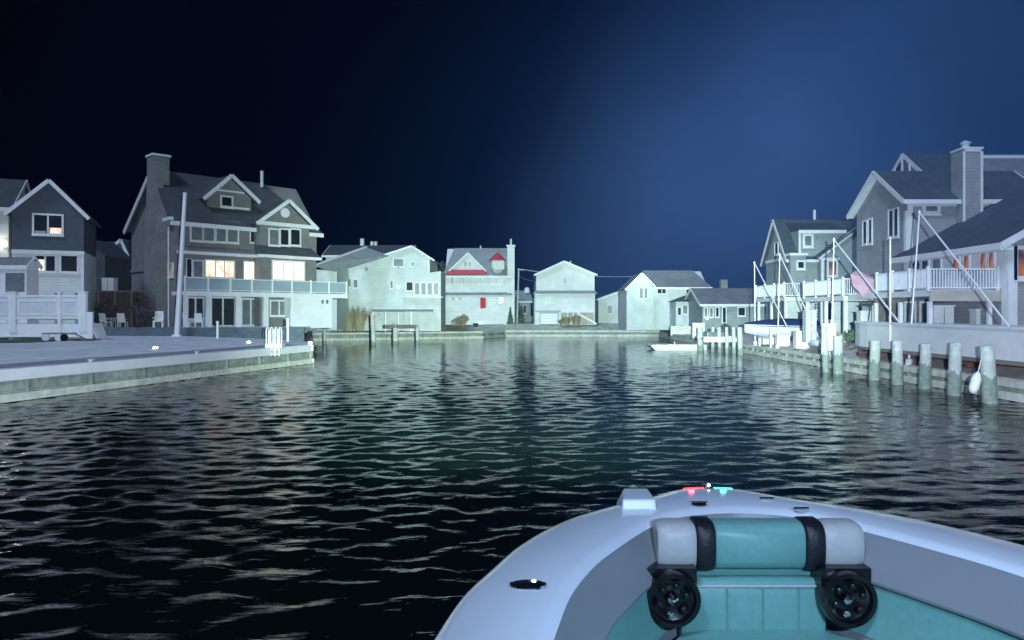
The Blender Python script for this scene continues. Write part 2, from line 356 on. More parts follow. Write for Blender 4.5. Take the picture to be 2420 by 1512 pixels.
# ---------------------------------------------------------------- building blocks
def window(f, X0, Y0, X1, Y1, par, glass='glass', n=0.0, mull=1, hbar=0, fw=.09, fm='white', name="window"):
    u0, za = f.uz(X0, Y0, n); u1, zb = f.uz(X1, Y0, n)
    z1 = (za + zb) / 2; z0 = (f.uz(X0, Y1, n)[1] + f.uz(X1, Y1, n)[1]) / 2
    if u1 < u0: u0, u1 = u1, u0
    return win(f, u0, u1, z0, z1, par, glass, n, mull, hbar, fw, fm, name)
def win(f, u0, u1, z0, z1, par, glass='glass', n=0.0, mull=1, hbar=0, fw=.09, fm='white', name="window"):
    m = MB()
    m.fb(f, u0 - fw, u0, n - .02, n + .07, z0 - fw, z1 + fw); m.fb(f, u1, u1 + fw, n - .02, n + .07, z0 - fw, z1 + fw)
    m.fb(f, u0, u1, n - .02, n + .067, z1, z1 + fw); m.fb(f, u0, u1, n - .02, n + .067, z0 - fw, z0)
    m.fb(f, u0 - fw - .04, u1 + fw + .04, n - .01, n + .12, z0 - fw - .07, z0 - fw - .004)
    for k in range(1, mull):
        u = u0 + (u1 - u0) * k / mull; m.fb(f, u - fw * .45, u + fw * .45, n - .02, n + .062, z0, z1)
    for k in range(1, hbar + 1):
        z = z0 + (z1 - z0) * k / (hbar + 1); m.fb(f, u0, u1, n - .02, n + .055, z - .025, z + .025)
    o = m.build(name, M[fm], par)
    MB().fb(f, u0, u1, n + .005, n + .025, z0, z1).build("pane", M[glass], o)
    return o
def rail(f, u0, u1, z0, h, par, step=.13, n=0, post=1.8, solid=None, ms='vinyl', name="railing"):
    m = MB(); m.fb(f, u0, u1, n - .04, n + .04, z0 + h - .06, z0 + h); m.fb(f, u0, u1, n - .03, n + .03, z0 + .06, z0 + .12)
    k = max(1, int(round((u1 - u0) / post)))
    for i in range(k + 1):
        u = u0 + (u1 - u0) * i / k; m.fb(f, u - .06, u + .06, n - .065, n + .065, z0 - .05, z0 + h + .1)
    if solid is None:
        k = int((u1 - u0) / step)
        for i in range(1, k):
            u = u0 + (u1 - u0) * i / k; m.fb(f, u - .022, u + .022, n - .02, n + .02, z0 + .12, z0 + h - .06)
    o = m.build(name, M[ms], par)
    if solid: MB().fb(f, u0 + .06, u1 - .06, n - .012, n + .012, z0 + .121, z0 + h - .061).build("panel", M[solid], o)
    return o
def gable_u(f, u0, u1, dep, zb, ze, zr, par, wallm, roofm, rf=.5, ov=.35, n0=0, th=.14, trim='white', t0=True):
    """body with its ridge along u; rf = where the ridge is, as a share of the depth from the front"""
    r = n0 - dep * rf
    pr = [(n0, zb), (n0, ze), (r, zr), (n0 - dep, ze), (n0 - dep, zb)]
    MB().hexa([f.P(u0, a, z) for a, z in pr], [f.P(u1, a, z) for a, z in pr]).build("wall", M[wallm], par)
    m = MB()
    sf = (zr - ze) / (dep * rf); sb = (zr - ze) / (dep * (1 - rf)); e = .05
    m.slab([f.P(u0 - ov, n0 + ov, ze - sf * ov + .12), f.P(u1 + ov, n0 + ov, ze - sf * ov + .12), f.P(u1 + ov, r, zr + .12), f.P(u0 - ov, r, zr + .12)], th)
    m.slab([f.P(u0 - ov, n0 - dep - ov, ze - sb * ov + .12), f.P(u1 + ov, n0 - dep - ov, ze - sb * ov + .12), f.P(u1 + ov, r, zr + .12), f.P(u0 - ov, r, zr + .12)], th)
    ro = m.build("roof", M[roofm], par)
    m = MB()
    for u in (u0 - ov - .03, u1 + ov + .03):
        m.bar(f.P(u, n0 + ov, ze - sf * ov + .0), f.P(u, r, zr + .0), .06, .3); m.bar(f.P(u, n0 - dep - ov, ze - sb * ov), f.P(u, r, zr), .06, .3)
    m.bar(f.P(u0 - ov, n0 + ov + .04, ze - sf * ov), f.P(u1 + ov, n0 + ov + .04, ze - sf * ov), .08, .26)
    m.build("fascia", M[trim], ro)
    return ro
def gable_n(f, u0, u1, dep, zb, zel, zer, ur, zr, par, wallm, roofm, ov=.35, n0=0, th=.14, trim='white', board=.28):
    """body whose gable faces along n"""
    pts = [(u0, zb), (u1, zb), (u1, zer), (ur, zr), (u0, zel)]
    MB().prism(f, pts, n0, n0 - dep).build("wall", M[wallm], par)
    m = MB(); tr = MB()
    for ue, ze, sg in ((u0, zel, -1), (u1, zer, 1)):
        s = (zr - ze) / abs(ur - ue); uo = ue + sg * ov; zo = ze - s * ov
        m.slab([f.P(uo, n0 + ov, zo + .12), f.P(ur, n0 + ov, zr + .12), f.P(ur, n0 - dep, zr + .12), f.P(uo, n0 - dep, zo + .12)], th)
        tr.bar(f.P(uo, n0 + ov + .04, zo + .02), f.P(ur, n0 + ov + .04, zr + .02), .08, board)
    ro = m.build("roof", M[roofm], par); tr.build("fascia", M[trim], ro)
    return ro
def pxg(f, n=0):
    return lambda X, Y: f.uz(X, Y, n)

# ---------------------------------------------------------------- house with slate gable, far left
def house_slate():
    f = Face(-36.2, 52, 22); uz = pxg(f)
    u0, _ = uz(28, 500); u1, _ = uz(198, 500); ua, za = uz(118, 428); _, zel = uz(28, 497); _, zer = uz(198, 505)
    r = root("house", (f.x + (u0 + u1) / 2, 54, 1.9), "dark slate gabled house behind the white deck, far left", "house")
    zm = uz(100, 592)[1]
    MB().prism(f, [(u0, zm), (u1, zm), (u1, zer), (ua, za), (u0, zel)], 0, -6).build("wall", M['slate'], r)
    MB().fb(f, u0, u1, -6, -.003, 1.6, zm - .003).build("lower_wall", M['whiteside'], r)
    m = MB(); tr = MB()
    for ue, ze, sg in ((u0, zel, -1), (u1, zer, 1)):
        s = (za - ze) / abs(ua - ue); uo = ue + sg * .4; zo = ze - s * .4
        m.slab([f.P(uo, .4, zo + .12), f.P(ua, .4, za + .12), f.P(ua, -6, za + .12), f.P(uo, -6, zo + .12)], .14)
        tr.bar(f.P(uo, .44, zo + .0), f.P(ua, .44, za + .0), .08, .26)
    ro = m.build("roof", M['roof'], r); tr.build("fascia", M['white'], ro)
    window(f, 81, 509, 146, 552, r, 'glass', mull=2, fw=.13)
    def blind(X0, Y0, X1, Y1, m): a, za_ = uz(X0, Y0); b, zb_ = uz(X1, Y1); MB().fb(f, a, b, .028, .04, zb_, za_).build('lit_blind', M[m], r)
    blind(118, 538, 145, 552, 'warm'); blind(83, 545, 108, 551, 'padw'); blind(85, 613, 108, 639, 'warmb')
    MB().fb(f, u0, u1 + .05, .003, .16, zm - .25, zm + .02).build("belt_trim", M['white'], r)
    window(f, 84, 605, 130, 640, r, 'glass', mull=2, fw=.12); window(f, 145, 605, 182, 641, r, 'glass', mull=1, fw=.12)
    MB().fb(f, u1 - .16, u1 + .02, .003, .1, 1.7, zm - .26).build("corner_board", M['white'], r)
    # low side wing to the left, porch lamp on it
    g = f.off(-1.2); a, _ = g.uz(-190, 500); b, _ = g.uz(26, 500); _, ze = g.uz(10, 489); _, zr = g.uz(30, 446)
    gable_u(g, a, b - .15, 8, 1.6, ze, zr + 1.2, r, 'cream', 'roof', ov=.3)
    p = g.P(g.uz(12, 575)[0], .15, g.uz(12, 575)[1])
    l = MB().box(p.x - .1, p.x + .1, p.y - .12, p.y + .1, p.z - .24, p.z + .2).build("porch_lamp", M['porch'], r, bevel=.03)
    ld = bpy.data.lights.new("porch_light", 'POINT'); ld.energy = 30; ld.color = (1, .8, .62); ld.shadow_soft_size = .1
    lo = bpy.data.objects.new("porch_light", ld); COL.objects.link(lo); lo.location = p + V(0, -.35, 0)
house_slate()

def shed():
    f = Face(-34, 48.5, 0); uz = pxg(f)
    r = root("garden_shed", (-30, 48.5, 1.66), "small white shed with a grey roof behind the white deck fence", "shed")
    u0 = uz(-80, 700)[0]; u1 = uz(64, 700)[0]; ze = uz(0, 628)[1]
    gable_u(f, u0, u1, 1.2, 1.66, ze, ze + .5, r, 'white', 'roofg', ov=.12)
    window(f, 14, 645, 60, 690, r, 'glassb', mull=1, fw=.12)
shed()

def white_deck():
    f = Face(-36, 46, 0); uz = pxg(f)
    r = root("raised_deck", (-32, 46, 1.66), "raised white deck with tall panelled fence at the left edge of the photo", "deck")
    zt = uz(100, 697)[1]; zs = uz(100, 753)[1]; zf = uz(100, 765)[1]; zb = uz(100, 796)[1]
    ua = uz(-120, 700)[0]; ub = uz(198, 700)[0]
    MB().fb(f, ua, ub, -2.2, 0, zb, zf).build("fascia", M['vinyl'], r)
    m = MB(); m.fb(f, ua, ub, -.06, .06, zt - .12, zt); m.fb(f, ua, ub, -.05, .05, zs, zs + .1)
    fr = m.build("fence", M['vinyl'], r)
    for X in (-90, 30, 142, 196):
        u = uz(X, 700)[0]; w = .24 if X in (30, 196) else .1
        MB().fb(f, u - w, u + w, -.12, .12, zf - .5, zt + .16).fb(f, u - w - .04, u + w + .04, -.16, .16, zt + .161, zt + .22).build("post", M['vinyl'], r)
    MB().fb(f, ua, ub, -.02, .02, zs + .101, zt - .121).build("panel", M['boards'], fr)
    for X0, X1 in ((45, 138), (146, 182), (-60, 15)):
        a = uz(X0, 0)[0]; b = uz(X1, 0)[0]; m = MB(); m.fb(f, a, b, .021, .055, zt - .42, zt - .32); m.fb(f, a, b, .021, .055, zs + .22, zs + .3); m.fb(f, a, a + .07, .021, .055, zs + .301, zt - .421); m.fb(f, b - .07, b, .021, .055, zs + .301, zt - .421); m.build('panel_frame', M['vinyl'], fr)
    for X in (-60, 20, 110, 190):
        u = uz(X, 700)[0]; MB().fb(f, u - .15, u + .15, -1.9, -.2, 1.62, zb - .004).build("pier", M['pileg'], r)
    # steps at the right end
    m = MB(); z = uz(210, 737)[1]
    u0 = ub + .003; u1 = uz(219, 700)[0]
    m.fb(f, u0, u1, -.1, .05, 1.6, z)
    m.build("gate", M['vinyl'], r)
    m = MB()
    for k in range(4): m.fb(f, u0, u1 + .25 * (3 - k) * .3, -1.3, -.11, 1.6, 1.75 + .22 * k)
    m.build("steps", M['vinyl'], r)
white_deck()
def cart():
    p = W(146, 806, 44.2); p.z = 1.62
    r = root("hand_cart", p, "low hand cart on pale wheels beneath the white deck", "cart")
    m = MB().box(p.x - 1.0, p.x + .75, p.y - .3, p.y + .3, p.z + .42, p.z + .5); m.bar(p + V(.7, 0, .48), p + V(1.5, 0, .12), .06)
    m.build("bed", M['wood'], r)
    for dx in (-.75, 0, .35):
        MB().tube(p + V(dx, -.38, .22), p + V(dx, -.28, .22), .22, n=16).build("wheel", M['black'] if dx > .2 else M['steel'], r)
cart()
def shadow_patch():  # dark slab laid where a shadow falls on the paving
    p = W(222, 806, 46); m = MB(); m.box(p.x - .9, p.x + .7, 44.6, 45.6, 1.66, 1.72)
    tag(m.build("ground_shadow", M['browny'], bevel=.01), "dark brown painted shadow on the paving by the deck gate", "shadow")
shadow_patch()

# dim house and planting between the two left houses
def house_dim():
    f = Face(-44, 76, 0); uz = pxg(f)
    r = root("house", (-42, 76, 2.1), "dim low house in shadow between the slate house and the big shingled house", "house")
    u0 = uz(150, 700)[0]; u1 = uz(360, 700)[0]; ze = uz(270, 604)[1]; zr = uz(270, 585)[1]
    gable_u(f, u0, u1, 8, 1.9, ze, zr + .9, r, 'shingle', 'roof', ov=.4)
    window(f, 258, 655, 285, 690, r, 'glass', mull=2); window(f, 222, 655, 240, 690, r, 'glass')
    g = f.off(1.5); a, z = g.uz(240, 595); b, _ = g.uz(303, 595); c, za = g.uz(288, 567)
    gable_n(g, a, b, 4, 1.9, g.uz(240, 612)[1], g.uz(303, 600)[1], c, za, r, 'shingle', 'roofg', ov=.2)
    # slope of a further roof against the slate house
    h = Face(-46, 66, 0); a, z0 = h.uz(196, 640); b, z1 = h.uz(248, 604); c, z2 = h.uz(200, 562)
    MB().prism(h, [(a, 2), (b, 2), (b, z1), (c, z2), (a, z2)], 0, -5).build("rear_wing", M['roof'], r)
house_dim()
def fence_brown():
    f = Face(-34, 61, 0); uz = pxg(f)
    r = root("garden_fence", (-33, 61, 2.2), "brown board fence left of the big shingled house", "fence")
    u0 = uz(196, 700)[0]; u1 = uz(352, 700)[0]; z1 = uz(300, 690)[1]
    MB().fb(f, u0, u1, -.04, .04, 2.2, z1).build("boards", M['browny'], r)
    MB().fb(f, u0, u1, -.08, .08, z1 + .003, z1 + .12).build("top_rail", M['wood'], r)
    for k in range(5): u = u0 + (u1 - u0) * k / 4; MB().fb(f, u - .08, u + .08, .043, .16, 2.2, z1 - .01).build("post", M['wood'], r)
fence_brown()

# ---------------------------------------------------------------- foliage
def leaf_mesh(n, rx, ry, rz, size, clumps=9, seed=1, flat=.4, cone=False):
    rs = np.random.RandomState(seed); m = MB()
    cs = []
    for k in range(clumps):
        v = rs.normal(size=3); v /= np.linalg.norm(v); v *= rs.uniform(.3, .8); cs.append(v)
    for i in range(n):
        if cone:
            h = rs.uniform(0, 1) ** 1.3; a = rs.uniform(0, 6.28); rr = (1 - h) * rs.uniform(.6, 1.05) * (.85 + .15 * math.sin(h * 30))
            p = V(math.cos(a) * rr * rx, math.sin(a) * rr * ry, h * 2 * rz)
        else:
            c = cs[rs.randint(len(cs))]; v = rs.normal(size=3); v /= np.linalg.norm(v); q = c + v * .42 * rs.uniform(.5, 1)
            p = V(q[0] * rx, q[1] * ry, (q[2] + 1) * rz)
        s = size * rs.uniform(.6, 1.4); a = V(*rs.normal(size=3)).normalized(); b = a.cross(V(*rs.normal(size=3))).normalized()
        m.add([p - a * s, p + b * s * .5, p + a * s, p - b * s * .5], [(0, 1, 2, 3)])
    return m
def bush(name, loc, rx, rz, label, mt='leaf', n=900, size=.12, seed=1, cone=False, group=None, trunk=0, cat="shrub", ry=None):
    r = root(name, loc, label, cat, group)
    m = leaf_mesh(n, rx, ry or rx, rz, size, seed=seed, cone=cone)
    for i, v in enumerate(m.v): m.v[i] = v + Vector(loc) + V(0, 0, trunk * .75)
    m.build("crown" if trunk else "foliage", M[mt], r, fixn=False)
    st = MB().tube(V(*loc), V(*loc) + V(0, 0, trunk + rz * (1.0 if not cone else 1.6)), .06 + trunk * .03, .03, 8)
    rs = random.Random(seed)
    for k in range(5):
        a = rs.uniform(0, 6.28); b0 = V(*loc) + V(0, 0, trunk * .8 + rz * .3)
        st.tube(b0, b0 + V(math.cos(a) * rx * .6, math.sin(a) * rx * .6, rz * .7), .035, .012, 6)
    st.build("trunk" if trunk else "stem", M['bark'], r)
    return r
def tuft(loc, rx, h, label, n=420, seed=1, mt='tan', group=None):
    r = root("ornamental_grass", loc, label, "ornamental grass", group)
    rs = np.random.RandomState(seed); m = MB()
    for i in range(n):
        a = rs.uniform(0, 6.28); q = rs.uniform(0, .5) * rx; b0 = V(*loc) + V(math.cos(a) * q, math.sin(a) * q, 0)
        le = rs.uniform(.15, 1.0) * rx; hh = h * rs.uniform(.6, 1.05)
        p1 = b0 + V(math.cos(a) * le * .3, math.sin(a) * le * .3, hh * .65); p2 = b0 + V(math.cos(a) * le, math.sin(a) * le, hh)
        t = V(-math.sin(a), math.cos(a), 0) * .035
        m.add([b0 - t, b0 + t, p1 + t, p1 - t, p2], [(0, 1, 2, 3), (3, 2, 4)])
    m.build("blades", M[mt], r, fixn=False)
    for k in range(7):
        pass
    return r
for i, (X, Y, d, rx, rz, s) in enumerate([(222, 770, 59, 1.0, 1.3, 3), (262, 770, 58, .9, 1.1, 4), (335, 770, 57.5, 1.1, 1.3, 5)]):
    p = W(X, 770, d); bush("shrub", (p.x, d, 2.2), rx, rz, ["dark leafy shrub at the left end of the brown fence", "low purplish shrub in the middle of the brown fence", "dark shrub by the corner of the big shingled house"][i], 'shrub' if i else 'leaf', 800, .14, s)
# table, chairs and boxes on the terrace
def patio_chair(x, y, z, rz, label, m='white', group="patio chairs", s=1.0):
    r = root("patio_chair", (x, y, z), label, "chair", group)
    c, sn = math.cos(rz), math.sin(rz)
    def T(a, b, h): return V(x + (c * a - sn * b) * s, y + (sn * a + c * b) * s, z + h * s)
    def bx(a0, a1, b0, b1, h0, h1): return MB().hexa([T(a0, b0, h0), T(a1, b0, h0), T(a1, b1, h0), T(a0, b1, h0)], [T(a0, b0, h1), T(a1, b0, h1), T(a1, b1, h1), T(a0, b1, h1)])
    bx(-.3, .3, -.3, .3, .38, .46).build("seat", M[m], r)
    MB().hexa([T(-.3, .27, .465), T(.3, .27, .465), T(.3, .33, .465), T(-.3, .33, .465)], [T(-.26, .42, 1.1), T(.26, .42, 1.1), T(.26, .48, 1.1), T(-.26, .48, 1.1)]).build("backrest", M[m], r)
    for a in (-.27, .27):
        for b in (-.26, .26): bx(a - .03, a + .03, b - .03, b + .03, 0, .377).build("leg", M[m], r)
        bx(a - .05, a + .05, -.3, .26, .62, .66).build("armrest", M[m], r)
    return r
for X, d, rz, lb in ((374, 57, .3, "white patio chair alone left of the tall white pole"), (448, 56.4, 2.6, "white patio chair just right of the tall white pole"),
                     (470, 56.8, 3.4, "white patio chair before the leftmost glass door of the big house"), (250, 57, 3.0, "left one of the two pale chairs by the brown fence"),
                     (290, 57, 3.3, "right one of the two pale chairs by the brown fence")):
    p = W(X, 770, d); patio_chair(p.x, d, 2.2, rz, lb, s=1.15 if X == 374 else 1)
def patio_table(X, d, label):
    p = W(X, 770, d); r = root("patio_table", (p.x, d, 2.2), label, "table")
    MB().lathe(V(p.x, d, 2.2), [(.6, .70), (.62, .72), (.6, .75)], 20).build("tabletop", M['steel'], r)
    for k in range(4):
        a = math.pi / 4 + k * math.pi / 2; MB().tube(V(p.x + .4 * math.cos(a), d + .4 * math.sin(a), 2.2), V(p.x + .2 * math.cos(a), d + .2 * math.sin(a), 2.9), .03).build("leg", M['steel'], r)
patio_table(270, 57.2, "round pale table between chairs by the brown fence")
def cabinet(X0, X1, Y0, Y1, d, label, name="outdoor_cabinet", z0=None, mt='white'):
    a, b = W(X0, Y1, d), W(X1, Y0, d); z0 = a.z if z0 is None else z0
    r = root(name, ((a.x + b.x) / 2, d, z0), label, "cabinet")
    MB().box(a.x, b.x, d, d + .7, z0, b.z).build("cabinet_body", M[mt], r, bevel=.02)
    MB().box(a.x - .04, b.x + .04, d - .04, d + .74, b.z + .003, b.z + .06).build("lid", M[mt], r)
    MB().box((a.x + b.x) / 2 - .012, (a.x + b.x) / 2 + .012, d - .012, d - .003, z0 + .1, b.z - .1).build("door_gap", M['glass'], r)
cabinet(240, 268, 658, 690, 62.5, "pale box standing on a shelf behind the brown fence", z0=4.2)

# ---------------------------------------------------------------- the big shingled house
def big_house():
    f = Face(-26.8, 58, 45); uz = pxg(f)
    r = root("house", (-24, 66, 2.2), "big weathered shingle house with chimney, balcony and warm lit windows", "house")
    ul = 12.6; ze = uz(439, 515)[1]; zr = 15.1; dep = 10; rf = .38
    pr = [(0, 2.2), (0, ze), (-3.8, zr), (-10, ze - .1), (-10, 2.2)]
    MB().hexa([f.P(0, a, z) for a, z in pr], [f.P(ul, a, z) for a, z in pr]).build("wall", M['shingle'], r)
    # hipped right end of the roof
    ov = .45; s1 = (zr - ze) / 3.8; s2 = (zr - ze + .1) / 6.2; ur = 9.4
    m = MB(); T = .12
    A = f.P(-ov, ov, ze - s1 * ov + T); B = f.P(ul + ov, ov, ze - s1 * ov + T); C = f.P(ur, -3.8, zr + T); D = f.P(-ov, -3.8, zr + T)
    m.slab([A, B, C, D], .16)
    E = f.P(-ov, -10 - ov, ze - .1 - s2 * ov + T); G = f.P(ul + ov, -10 - ov, ze - .1 - s2 * ov + T)
    m.slab([E, G, C, D], .16); m.hexa([B - V(0, 0, .18), G - V(0, 0, .18), C - V(0, 0, .18)], [B, G, C])
    ro = m.build("roof", M['roof'], r)
    tr = MB(); tr.bar(A + V(0, 0, -.16), B + V(0, 0, -.16), .1, .34)
    tr.bar(f.P(-ov - .04, -10 - ov, ze - .1 - s2 * ov - .06), f.P(-ov - .04, -3.8, zr - .06), .1, .34)
    tr.bar(f.P(-ov, -.9, ze - .2), f.P(-ov, .7, ze - .2), .3, .25)
    tr.build("fascia", M['white'], ro)
    u = uz(612, 420)[0]
    p = f.P(9.0, -3.4, zr - .3); MB().tube(p, p + V(0, 0, 1.5), .14, .14).build("vent_pipe", M['steel'], ro)
    # chimney on the left gable end: broad base, sloped shoulders, straight stack
    s = Face(*f.P(0, 0, 0)[:2], -45); # u runs from the front corner outwards (negative = back)
    m = MB(); c0 = -3.1
    def ring(a, b, n1, z): return [s.P(a, .003, z), s.P(b, .003, z), s.P(b, n1, z), s.P(a, n1, z)]
    m.loft([ring(c0 - 1.35, c0 + 1.55, .8, 2.2), ring(c0 - 1.35, c0 + 1.55, .8, 9.8), ring(c0 - .95, c0 + 1.15, .8, 11.2), ring(c0 - .75, c0 + .95, .8, 13.0), ring(c0 - .7, c0 + .8, .8, 14.0)], True)
    sh = m.build("chimney", M['brick'], r)
    m = MB(); a, b = c0 - .66, c0 + .76; m.hexa([s.P(a, -.5, 13.8), s.P(b, -.5, 13.8), s.P(b, .78, 13.8), s.P(a, .78, 13.8)], [s.P(a, -.5, 16.1), s.P(b, -.5, 16.1), s.P(b, .78, 16.1), s.P(a, .78, 16.1)])
    m.build("stack", M['brick'], sh)
    m = MB(); m.hexa([s.P(a - .1, -.6, 16.103), s.P(b + .1, -.6, 16.103), s.P(b + .1, .88, 16.103), s.P(a - .1, .88, 16.103)], [s.P(a - .1, -.6, 16.25), s.P(b + .1, -.6, 16.25), s.P(b + .1, .88, 16.25), s.P(a - .1, .88, 16.25)])
    m.build("cap", M['white'], sh)
    MB().fb(s, -10, c0 - 1.4, .003, .14, 6.9, 7.12).build("belt_trim", M['shingle'], r)
    # dormer on the roof
    g = f.off(-1.0); q = pxg(g)
    ua, za = q(541, 417); ulf, zl = q(480, 461); urt, zrt = q(601, 474); _, zb = q(541, 492)
    gable_n(g, ulf + .35, urt - .3, 3.4, zb - .3, zl + .1, zrt + .2, ua, za, ro, 'shingle', 'roof', ov=.55, board=.3)
    win(g, q(524, 470)[0], q(547, 470)[0], q(535, 487)[1], q(535, 466)[1], r, 'glass', fw=.14, hbar=0)
    tr = MB(); tr.fb(g, q(520, 492)[0], urt - .5, .003, .16, zb - .0, zb + .16); tr.build("dormer_sill", M['white'], r); MB().fb(g, ulf + .9, urt - 1.0, .003, .2, za - 1.35, za - 1.2).build('collar_tie', M['white'], r)
    # third floor windows
    zt = q(0, 0)
    win4 = [(452, 477), (482, 505), (511, 533), (538, 561)]
    for a, b in win4: window(f, a, 527, b, 567 + (a - 452) * .05, r, 'glassb', fw=.13)
    window(f, 592, 540, 602, 572, r, 'glass', fw=.07)
    # belt and flared skirt below the third floor
    m = MB(); a = f.uz(430, 600)[0]; zbl = f.uz(436, 596)[1]; w0 = f.off(1.1); q1 = pxg(w0); uw0 = q1(614, 560)[0]; uw1 = q1(731, 560)[0]
    m.prism(f, [(0, zbl), (uw0, zbl), (uw0, zbl + .001), (0, zbl + .001)], 0, .5) if False else m.hexa([f.P(0, .003, zbl - .1), f.P(uw0, .003, zbl - .1), f.P(uw0, .55, zbl - .1), f.P(0, .55, zbl - .1)], [f.P(0, .003, zbl + .55), f.P(uw0, .003, zbl + .55), f.P(uw0, .1, zbl + .45), f.P(0, .1, zbl + .45)])
    m.build("skirt", M['shingle'], r)
    MB().fb(f, 0, uw0, .553, .68, zbl - .16, zbl + .08).build("belt_trim", M['white'], r)
    # front wing with its own gable
    ua, za = q1(676, 476); zel = q1(625, 521)[1]; zer = q1(736, 534)[1]
    gable_n(w0, uw0, uw1, 5, 2.2, zel, zel, ua, za, r, 'shingle', 'roof', ov=.55, board=.3)
    zz = zel - .1; MB().fb(w0, uw0 - .3, uw1 + .5, .003, .5, zz - .32, zz).build("eave_trim", M['white'], r)
    c = w0.P(q1(673, 503)[0], .02, q1(673, 503)[1])
    m = MB(); m.lathe(c, [(.30, 0), (.42, 0), (.42, .07), (.30, .07)], 20, V(w0.nx, w0.ny, 0)); m.build("round_vent", M['white'], r)
    for a, b in ((637, 658), (663, 681), (687, 708)): window(w0, a, 543, b, 578, r, 'glassb' if a < 640 else 'glass', fw=.12)
    zk = q1(670, 603)[1]
    sk = MB(); uu0, uu1 = uw0 - .4, uw1 + .2
    sk.hexa([w0.P(uu0, .003, zk - .1), w0.P(uu1, .003, zk - .1), w0.P(uu1 + .4, 1.0, zk - .1), w0.P(uu0 - .1, 1.0, zk - .1)], [w0.P(uu0, .003, zk + .75), w0.P(uu1, .003, zk + .75), w0.P(uu1, .06, zk + .7), w0.P(uu0, .06, zk + .7)])
    sk.build("pent_roof", M['roof'], r)
    MB().fb(w0, uu0 - .15, uu1 + .45, .6, 1.08, zk - .35, zk - .103).build("eave_trim", M['white'], r)
    # second floor, lit
    window(f, 457, 617, 478, 654, r, 'glassb', fw=.1); window(f, 486, 617, 552, 654, r, 'warm', mull=3, fw=.11)
    window(f, 441, 612, 452, 654, r, 'glass', fw=.05)
    window(f, 577, 619, 600, 664, r, 'warmb', mull=2, fw=.08, name="door")
    window(w0, 645, 619, 717, 660, r, 'warmb', mull=3, hbar=0, fw=.13)
    # ground floor doors
    for a, b, y0, y1, g_, nm, ml in ((444, 479, 705, 752, 'glass', "window", 2), (500, 552, 705, 768, 'glass', "door", 2), (572, 612, 708, 767, 'glassb', "door", 2)):
        window(f, a, y0, b, y1, r, g_, mull=ml, fw=.14, name=nm)
    window(w0, 640, 712, 678, 744, r, 'glassb', mull=2, fw=.12)
    # lit side window
    window(s, 398, 622, 410, 654, r, 'dimw', fw=.05)
    # balcony
    bz = 5.0
    MB().fb(f, -.2, 14.2, .003, 2.6, bz - .28, bz).fb(f, -.2, 14.2, 2.603, 2.7, bz - .36, bz + .02).build("balcony_floor", M['white'], r)
    rail(f, -.15, 14.15, bz + .03, 1.05, r, n=2.55, post=1.75, solid='rail')
    for k, X in enumerate((485, 492, 562, 627, 690)):
        if k == 0: continue
        u = f.uz(X, 700, 2.4)[0]; MB().fb(f, u - .22, u + .22, 2.2, 2.55, 2.2, bz - .285).build("column", M['white'], r)
    MB().fb(f, -.15, .15, 2.2, 2.5, 2.2, bz - .285).build("column", M['white'], r)
    # closed stair wall at the right end
    k = f.uz(692, 700, 2.6)[0]; k2 = f.uz(785, 700, 2.6)[0]
    MB().fb(f, k, k2, .5, 2.58, 2.0, bz - .284).build("stair_wall", M['vinyl'], r)
    for X in (762, 773):
        u, z = f.uz(X, 713, 2.6); MB().fb(f, u - .09, u + .09, 2.583, 2.66, z - .16, z + .16).build("vent", M['glassb'], r)
    # planter and drain pipe
    m = MB().tube(s.P(-.9, .1, 2.2), s.P(-.9, .1, 10.2), .07); m.build("downpipe", M['steel'], r)
big_house()

# tall white pole
def pole():
    a = W(418, 790, 53); b = W(437, 459, 53); a.z = 1.62
    r = root("flagpole", a, "tall plain white pole on the paved dock before the big house", "pole")
    MB().tube(a, b, .20, .13, 14).build("shaft", M['vinyl'], r, smooth=True)
    MB().tube(a, a + V(0, 0, .12), .36, .34, 14).build("base", M['vinyl'], r)
    MB().lathe(b, [(.13, 0), (.17, .03), (.1, .12)], 12).build("finial", M['vinyl'], r)
pole()

# dock lights and ladder on the left dock
def zdock(x, y):
    t = lq(min(y, 47.9)) - x
    return 1.2 + .14 * min(1, max(0, t / 3)) + .28 * min(1, max(0, (t - 3) / 6))
for X, Y, lb in ((367, 826, "dock light nearest the camera, left of the ladder"), (588, 812, "dock light just left of the ladder"), (397, 786, "dock light furthest back, beside the tall pole"), (733, 802, "bright dock light at the far corner of the dock")):
    z = 1.3
    for _ in range(12):
        d = (HC - z) * F / (Y - HY); z = zdock((X - CX) * d / F, d)
    if X == 733: d = 50; z = 1.2
    p = V((X - CX) * d / F, d, z)
    r = root("dock_light", p, lb, "light", "low dock lights along the paved dock")
    MB().lathe(p, [(.17, 0), (.17, .05), (.10, .08)], 14).build("housing", M['steel'], r)
    MB().lathe(p + V(0, 0, .083), [(.14, 0), (.13, .05), (.03, .09)], 14).build("lens", M['lamp'], r)
